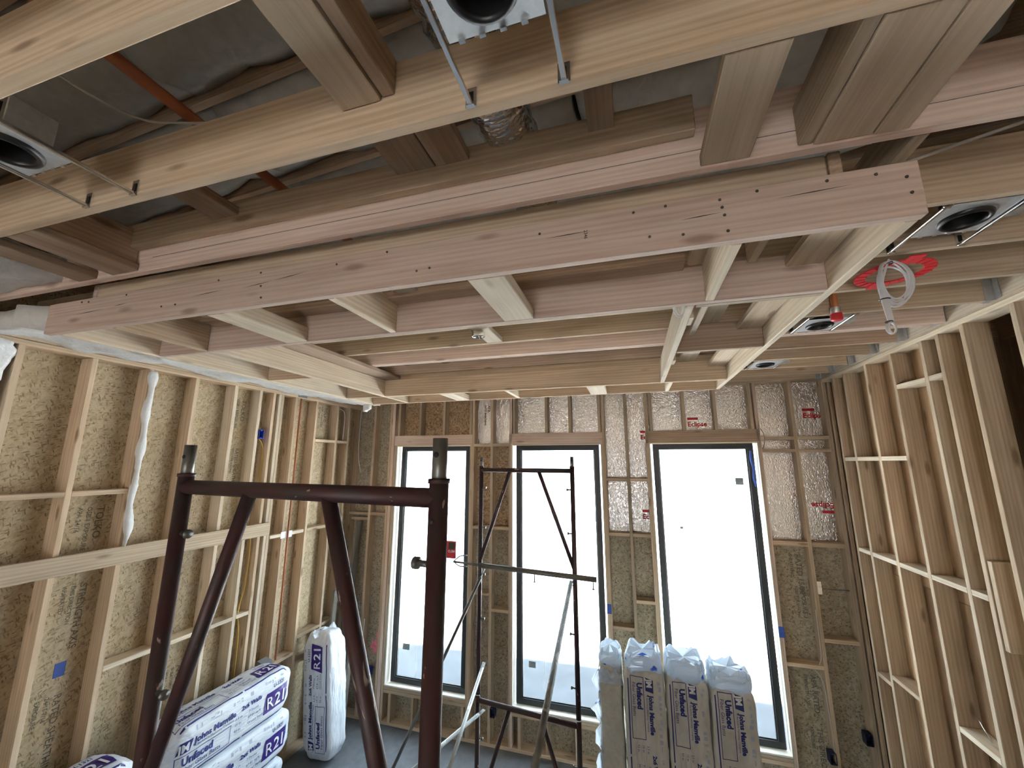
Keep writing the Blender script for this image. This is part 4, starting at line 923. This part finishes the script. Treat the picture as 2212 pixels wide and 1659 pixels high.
# ================================================================== INSULATION BAGS
BLn, BDp, BHt = 1.30, 0.385, 0.425; GAP = 0.006
def bagmesh(seed, ln, dp, ht, mat, wr_=0.010, nx=44, ny=14, nz=14, pw=7.0):
    bm = bmesh.new(); bmesh.ops.create_cube(bm, size=2.0)
    # build by lattice points on the six faces, then bulge
    bm.free(); verts, faces, idx = [], [], {}
    def vid(i, j, k):
        key = (i, j, k)
        if key not in idx:
            idx[key] = len(verts); u = 2*i/nx-1; v = 2*j/ny-1; w = 2*k/nz-1
            n_ = (abs(u)**pw+abs(v)**pw+abs(w)**pw)**(1/pw); m_ = max(abs(u), abs(v), abs(w), 1e-6); s = m_/n_
            # round only the small edges: superellipsoid-like shrink near corners
            x, y, z = u*s, v*s, w*s
            tap = 1-(0.10 if pw < 8 else 0.03)*max(0, abs(u)-0.86)/0.14
            p = Vector((x*ln/2, y*dp/2*tap, z*ht/2*tap))
            nn = Vector((u**5, v**5, w**5)); nn = nn.normalized() if nn.length > 1e-6 else Vector((0, 0, 1))
            f = noise.noise(Vector((p.x*5+seed, p.y*14, p.z*14)))*wr_+noise.noise(Vector((p.x*22+seed, p.y*9, p.z*9)))*wr_*0.45
            p += nn*f; verts.append(p)
        return idx[key]
    for i in range(nx):
        for j in range(ny):
            faces.append((vid(i, j, 0), vid(i, j+1, 0), vid(i+1, j+1, 0), vid(i+1, j, 0))); faces.append((vid(i, j, nz), vid(i+1, j, nz), vid(i+1, j+1, nz), vid(i, j+1, nz)))
    for i in range(nx):
        for k in range(nz):
            faces.append((vid(i, 0, k), vid(i+1, 0, k), vid(i+1, 0, k+1), vid(i, 0, k+1))); faces.append((vid(i, ny, k), vid(i, ny, k+1), vid(i+1, ny, k+1), vid(i+1, ny, k)))
    for j in range(ny):
        for k in range(nz):
            faces.append((vid(0, j, k), vid(0, j, k+1), vid(0, j+1, k+1), vid(0, j+1, k))); faces.append((vid(nx, j, k), vid(nx, j+1, k), vid(nx, j+1, k+1), vid(nx, j, k+1)))
    me = bpy.data.meshes.new('bag_body'); me.from_pydata([tuple(v) for v in verts], [], faces); me.update(); setmat(me, mat)
    me.polygons.foreach_set('use_smooth', [True]*len(me.polygons))
    return me, BVHTree.FromPolygons(verts, faces)
def project(me, bvh, to, dirn, lift):
    """Lay a flat print mesh (x,y plane) on the bag by casting along dirn; 'to' maps print x,y to a start point."""
    m2 = me.copy()
    for v in m2.vertices:
        o = to(v.co.x, v.co.y); h = bvh.ray_cast(o, dirn)[0]
        v.co = (h if h is not None else bvh.find_nearest(o+dirn*0.42)[0]) - dirn*lift
    return m2
def grid(x0, x1, y0, y1, mat, n=None, skew=0.0):
    nx = max(1, int((x1-x0)/0.03)); ny = max(1, int((y1-y0)/0.03)); vs, fs = [], []
    for j in range(ny+1):
        for i in range(nx+1):
            yy = y0+(y1-y0)*j/ny; vs.append((x0+(x1-x0)*i/nx+skew*(yy-y0), yy, 0))
    for j in range(ny):
        for i in range(nx): q = j*(nx+1)+i; fs.append((q, q+1, q+nx+2, q+nx+1))
    me = bpy.data.meshes.new('print'); me.from_pydata(vs, [], fs); setmat(me, M[mat]); return me
def offset(me, x, y):
    m = me.copy()
    for v in m.vertices: v.co = (v.co.x+x, v.co.y+y, 0)
    return m
def outline(x0, x1, y0, y1, w, mat):
    return [grid(x0, x1, y0, y0+w, mat), grid(x0, x1, y1-w, y1, mat), grid(x0, x0+w, y0, y1, mat), grid(x1-w, x1, y0, y1, mat)]
def join(mats_meshes, mat):
    vs, fs = [], []
    for m in mats_meshes:
        b = len(vs); vs += [tuple(v.co) for v in m.vertices]; fs += [tuple(b+i for i in p.vertices) for p in m.polygons]
    me = bpy.data.meshes.new('print'); me.from_pydata(vs, [], fs); setmat(me, M[mat]); return me
def tx(s, size, mat, x, y, bold=0.0): return offset(textmesh(s, size, mat, bold), x, y)
random.seed(5)
def label_prints(h, ink='print_navy', full=True):
    """Prints for one face, in (length, height) coordinates centred on the face; h is the face height."""
    k = h/0.425; out = []
    out.append(('logo_panel', join([grid(-0.575, -0.475, 0.012*k, 0.095*k, ink, skew=0.25)], ink), 0.0036)); out.append(('logo_lettering', tx('JM', 0.080*k, 'print_white', -0.565, 0.025*k, 0.003), 0.0075))
    out.append(('brand_lettering', tx('Johns Manville', 0.066*k, ink, -0.44, 0.045*k, 0.0022), 0.0036))
    out.append(('tagline_lettering', tx('A Berkshire Hathaway Company', 0.027*k, ink, -0.44, 0.016*k), 0.0036))
    out.append(('box_outline', join(outline(-0.575, -0.10, -0.150*k, -0.006*k, 0.005, ink), ink), 0.0036))
    out.append(('product_lettering', tx('Unfaced', 0.080*k, ink, -0.53, -0.080*k, 0.003), 0.0036)); out.append(('product_sub_lettering', tx('Fiber Glass Batts', 0.050*k, ink, -0.53, -0.130*k), 0.0036))
    out.append(('use_lettering', tx('2x6 Walls', 0.055*k, ink, 0.0, 0.055*k, 0.0018), 0.0036))
    small = []
    for i, t in enumerate(('5.5 in', '15 in', '93 in')): small.append(tx(t, 0.034*k, ink, -0.06, (0.0-0.05*i)*k)); small.append(grid(-0.06, 0.05, (-0.013-0.05*i)*k, (-0.0115-0.05*i)*k, ink))
    for i, t in enumerate(('7 Pieces', '67.81 sq ft', 'Wood Stud')): small.append(tx(t, 0.034*k, ink, 0.08, (0.0-0.05*i)*k)); small.append(grid(0.08, 0.225, (-0.013-0.05*i)*k, (-0.0115-0.05*i)*k, ink))
    out.append(('size_table', join(small, ink), 0.0036))
    out.append(('rating_panel', join([grid(0.25, 0.525, -0.112*k, 0.058*k, 'print_purple', skew=0.22)], 'print_purple'), 0.0036))
    out.append(('rating_lettering', tx('R', 0.150*k, 'print_white', 0.285, -0.085*k), 0.0075)); out.append(('rating_number', tx('21', 0.150*k, 'print_white', 0.385, -0.085*k, 0.003), 0.0075))
    out.append(('code_lettering', tx('U-1321', 0.048*k, ink, 0.36, 0.085*k, 0.001), 0.0036))
    out.append(('stripe', join([grid(-0.55, 0.02, -0.180*k, -0.168*k, ink), grid(0.04, 0.55, -0.180*k, -0.168*k, ink)], ink), 0.0036))
    bits = []
    x = -0.55
    while x < 0.52:
        w = random.uniform(0.010, 0.04)
        if random.random() < 0.72: bits.append(grid(x, x+w, random.choice((0.135, 0.150))*k, random.uniform(0.158, 0.178)*k, 'print_grey'))
        x += w+random.uniform(0.006, 0.03)
    out.append(('small_print', join(bits, 'print_grey'), 0.0015))
    return out
def place_prints(bag, mw, bvh, prints, face):
    dp = BDp; ht = BHt
    if face == 'front': to = lambda x, y: Vector((x, -0.6, y)); dr = Vector((0, 1, 0))
    else: to = lambda x, y: Vector((x, y, 0.6)); dr = Vector((0, 0, -1))
    for nm_, me, lift in prints:
        m2 = project(me, bvh, to, dr, lift); q = link(nm_, m2, bag, mw)
        if nm_ == 'small_print': q['kind'] = 'stuff'
def flap(parent, name, x0, x1, y0, y1, z0, h, mwp, seed, nx=22, ny=6):
    vs, fs = [], []
    for j in range(ny+1):
        for i in range(nx+1):
            u, v = i/nx, j/ny; x = x0+(x1-x0)*u
            e = noise.noise(Vector((u*7+seed, v*3, 1)))*0.035*v; z = z0+h*v*(0.65+0.5*noise.noise(Vector((u*5+seed, 3, 2))))
            vs.append(mwp @ Vector((x+0.02*noise.noise(Vector((u*9+seed, v*5, 7)))*v, y0+(y1-y0)*v+e, z)))
    for j in range(ny):
        for i in range(nx): q = j*(nx+1)+i; fs.append((q, q+1, q+nx+2, q+nx+1))
    return meshobj(name, parent, vs, fs, 'flap', None, True)
PR_FRONT = label_prints(BHt); PR_TOP = label_prints(BDp)
def bag(label, mw, seed, faces=('front',), group=None, mat='bag', dims=None, prints=None, ink='print_navy', pw=7.0):
    ln, dp, ht = dims or (BLn, BDp, BHt)
    me, bvh = bagmesh(seed, ln, dp, ht, M[mat], pw=pw)
    base = mw.translation
    t = link('insulation_bag', None, None, Matrix.Translation((base.x, base.y, base.z))); t.empty_display_size = 0.1
    tag(t, label, 'insulation bag', group)
    b = link('bag_body', me, t, mw)
    for f in faces: place_prints(b, mw, bvh, prints if prints is not None else (PR_FRONT if f == 'front' else PR_TOP), f)
    return t, b, mw
# three stacked along the left wall, label toward the room
XB = -3.70-BDp/2
for n_, (zc, yo, lab) in enumerate(((ZF+0.5*BHt+0.008, 3.46, 'printed white insulation bag at bottom of the stack along left wall'), (ZF+1.5*BHt+0.018, 3.49, 'printed white insulation bag in middle of the stack along left wall'), (ZF+2.5*BHt+0.028, 3.44, 'printed white insulation bag on top of the stack along left wall'))):
    mw = Matrix.Translation((XB+0.012*(n_-1), yo, zc+ZC)) @ Matrix.Rotation(math.pi/2+0.012*(n_-1), 4, 'Z')
    bag(lab, mw, 3.0+n_*7, ('front', 'top') if n_ == 2 else ('front',), 'printed insulation bags by left wall')
for n_, lab in enumerate(('white insulation bag lowest of the pile at near end of left wall stack', 'white insulation bag between two others at near end of left wall stack', 'white insulation bag topmost at near end of left wall stack')):
    bag(lab, Matrix.Translation((-3.88+0.01*n_, 1.96, ZF+(n_+0.5)*BHt+0.008+0.011*n_+ZC)) @ Matrix.Rotation(math.pi/2+0.02*n_, 4, 'Z'), 41.0+6*n_, ('top',) if n_ == 2 else (), 'printed insulation bags by left wall')
# one leaning upright against the left wall, print reading upward
pb, pt = Vector((-3.715, 4.70, ZF+0.03+ZC)), Vector((-3.875, 4.735, -2.12+ZC)); dd = (pt-pb).normalized()
xa = dd; ya = Vector((0.10, 1, 0)); ya = (ya-xa*ya.dot(xa)).normalized(); za = xa.cross(ya)
c_ = pb+dd*0.68
mw = Matrix(((xa.x, ya.x, za.x, c_.x), (xa.y, ya.y, za.y, c_.y), (xa.z, ya.z, za.z, c_.z), (0, 0, 0, 1)))
t_, b_, _ = bag('printed white insulation bag leaning upright against left wall behind stack', mw, 19.0, ('front',), 'printed insulation bags by left wall', dims=(1.36, 0.30, 0.44))
flap(b_, 'gathered_end', -0.18, 0.18, -0.02, 0.02, 0, 0.10, mw @ Matrix.Translation((0.63, 0, 0)) @ Matrix.Rotation(math.pi/2, 4, 'Y') @ Matrix.Rotation(math.pi/2, 4, 'Z') @ Matrix.Rotation(0, 4, 'X'), 3.0)
# standing bags in front of the last window on two lying ones
YBG = 4.06
for n_, (x, lab) in enumerate(((-0.02, 'lying insulation bag under the left of the standing bags'), (0.68, 'lying insulation bag under the right of the standing bags'))):
    bag(lab, Matrix.Translation((x, YBG+0.20, ZF+BHt/2+ZC)), 60+n_*5, (), 'insulation bags by the last window', dims=(0.69, 0.40, BHt))
ZB = ZF+BHt+0.018
def upright(label, x0, x1, y0, dp, zt, seed, faces, tilt=0.0, mat='bag_clear'):
    ln = zt-ZB; w = x1-x0
    mw = Matrix.Translation(((x0+x1)/2, y0+dp/2, ZB+ln/2+ZC)) @ Matrix.Rotation(tilt, 4, 'Y') @ Matrix.Rotation(math.pi/2, 4, 'Y')
    pr = label_prints(w*0.98, 'print_navy')
    return bag(label, mw, seed, faces, 'insulation bags by the last window', mat, (ln, dp, w), pr, pw=16.0)
ups = []
ups.append(upright('upright insulation bag in clear wrap, nearest the middle window', -0.175, 0.158, YBG, 0.38, -1.765, 71, ('front',)))
ups.append(upright('upright insulation bag in clear wrap, between two others', 0.170, 0.502, YBG+0.012, 0.38, -1.78, 77, ('front',)))
ups.append(upright('upright insulation bag in clear wrap, nearest right wall', 0.514, 0.848, YBG+0.0, 0.38, -1.83, 83, ('front',), 0.0))
t4 = upright('torn insulation bag with bare wool and loose plastic beside upright bags', -0.41, -0.20, YBG+0.10, 0.36, -1.80, 89, ())
M['wool'] = plain('bare_glass_wool', (0.62, 0.60, 0.52), 0.95, 0, 0.8, 30, 0.08, 0.05)
t4[1].data.materials[0] = M['wool']
I4 = Matrix.Identity(4)
def crumple(parent, x0, x1, y0, y1, zc, h, seed, nu=44, nv=18):
    vs, fs = [], []; cx, cy = (x0+x1)/2, (y0+y1)/2; hx, hy = (x1-x0)/2, (y1-y0)/2
    for j in range(nv+1):
        for i in range(nu):
            a = 2*math.pi*i/nu; b = math.pi*(j/nv-0.5); ca, sa, cb, sb = math.cos(a), math.sin(a), math.cos(b), math.sin(b)
            sq = lambda q, p: math.copysign(abs(q)**p, q)
            p = Vector((cx+hx*sq(ca, 0.32)*max(cb, 0)**0.22, cy+hy*sq(sa, 0.32)*max(cb, 0)**0.22, zc+h*sb))
            q = p*9+Vector((seed, seed*2, 0)); e = (0.5-abs(noise.noise(q)))*0.06+(0.5-abs(noise.noise(q*2.7)))*0.035
            n_ = Vector((ca*cb*0.35, sa*cb*0.5, sb*2.2))
            vs.append(p+n_*(e-0.02)+Vector((0, 0, ZC)))
    for j in range(nv):
        for i in range(nu): fs.append((j*nu+i, j*nu+(i+1) % nu, (j+1)*nu+(i+1) % nu, (j+1)*nu+i))
    return meshobj('loose_plastic', parent, vs, fs, 'flap', None, False)
for (t_, b_, _), (x0, x1, zt, sd) in zip(ups, ((-0.165, 0.148, -1.765, 1.0), (0.180, 0.492, -1.78, 5.0), (0.522, 0.842, -1.82, 9.0))):
    crumple(b_, x0, x1, YBG+0.01, YBG+0.37, zt+0.02, 0.06, sd)
# torn plastic down the side of the fourth bag
for k in range(4):
    z0 = -1.83-0.22*k
    vs, fs = [], []
    for j in range(7):
        for i in range(7):
            u, v = i/6, j/6
            vs.append((-0.385-u*(0.07+0.05*noise.noise(Vector((v*3+k*4, 1, 5))))*math.sin(math.pi*v), YBG+0.09+0.05*noise.noise(Vector((u*3, v*4+k, 2))), z0-0.23*v+0.03*noise.noise(Vector((u*4+k, v, 7)))+ZC))
    for j in range(6):
        for i in range(6): q = j*7+i; fs.append((q, q+1, q+8, q+7))
    meshobj('torn_plastic', t4[1], vs, fs, 'flap', None, True)
crumple(t4[1], -0.405, -0.205, YBG+0.11, YBG+0.43, -1.79, 0.05, 17.0); flap(t4[1], 'torn_plastic', -0.40, -0.19, YBG+0.085, YBG+0.09, -1.95+ZC, 0.17, I4, 15.0)

bpy.context.view_layer.update()
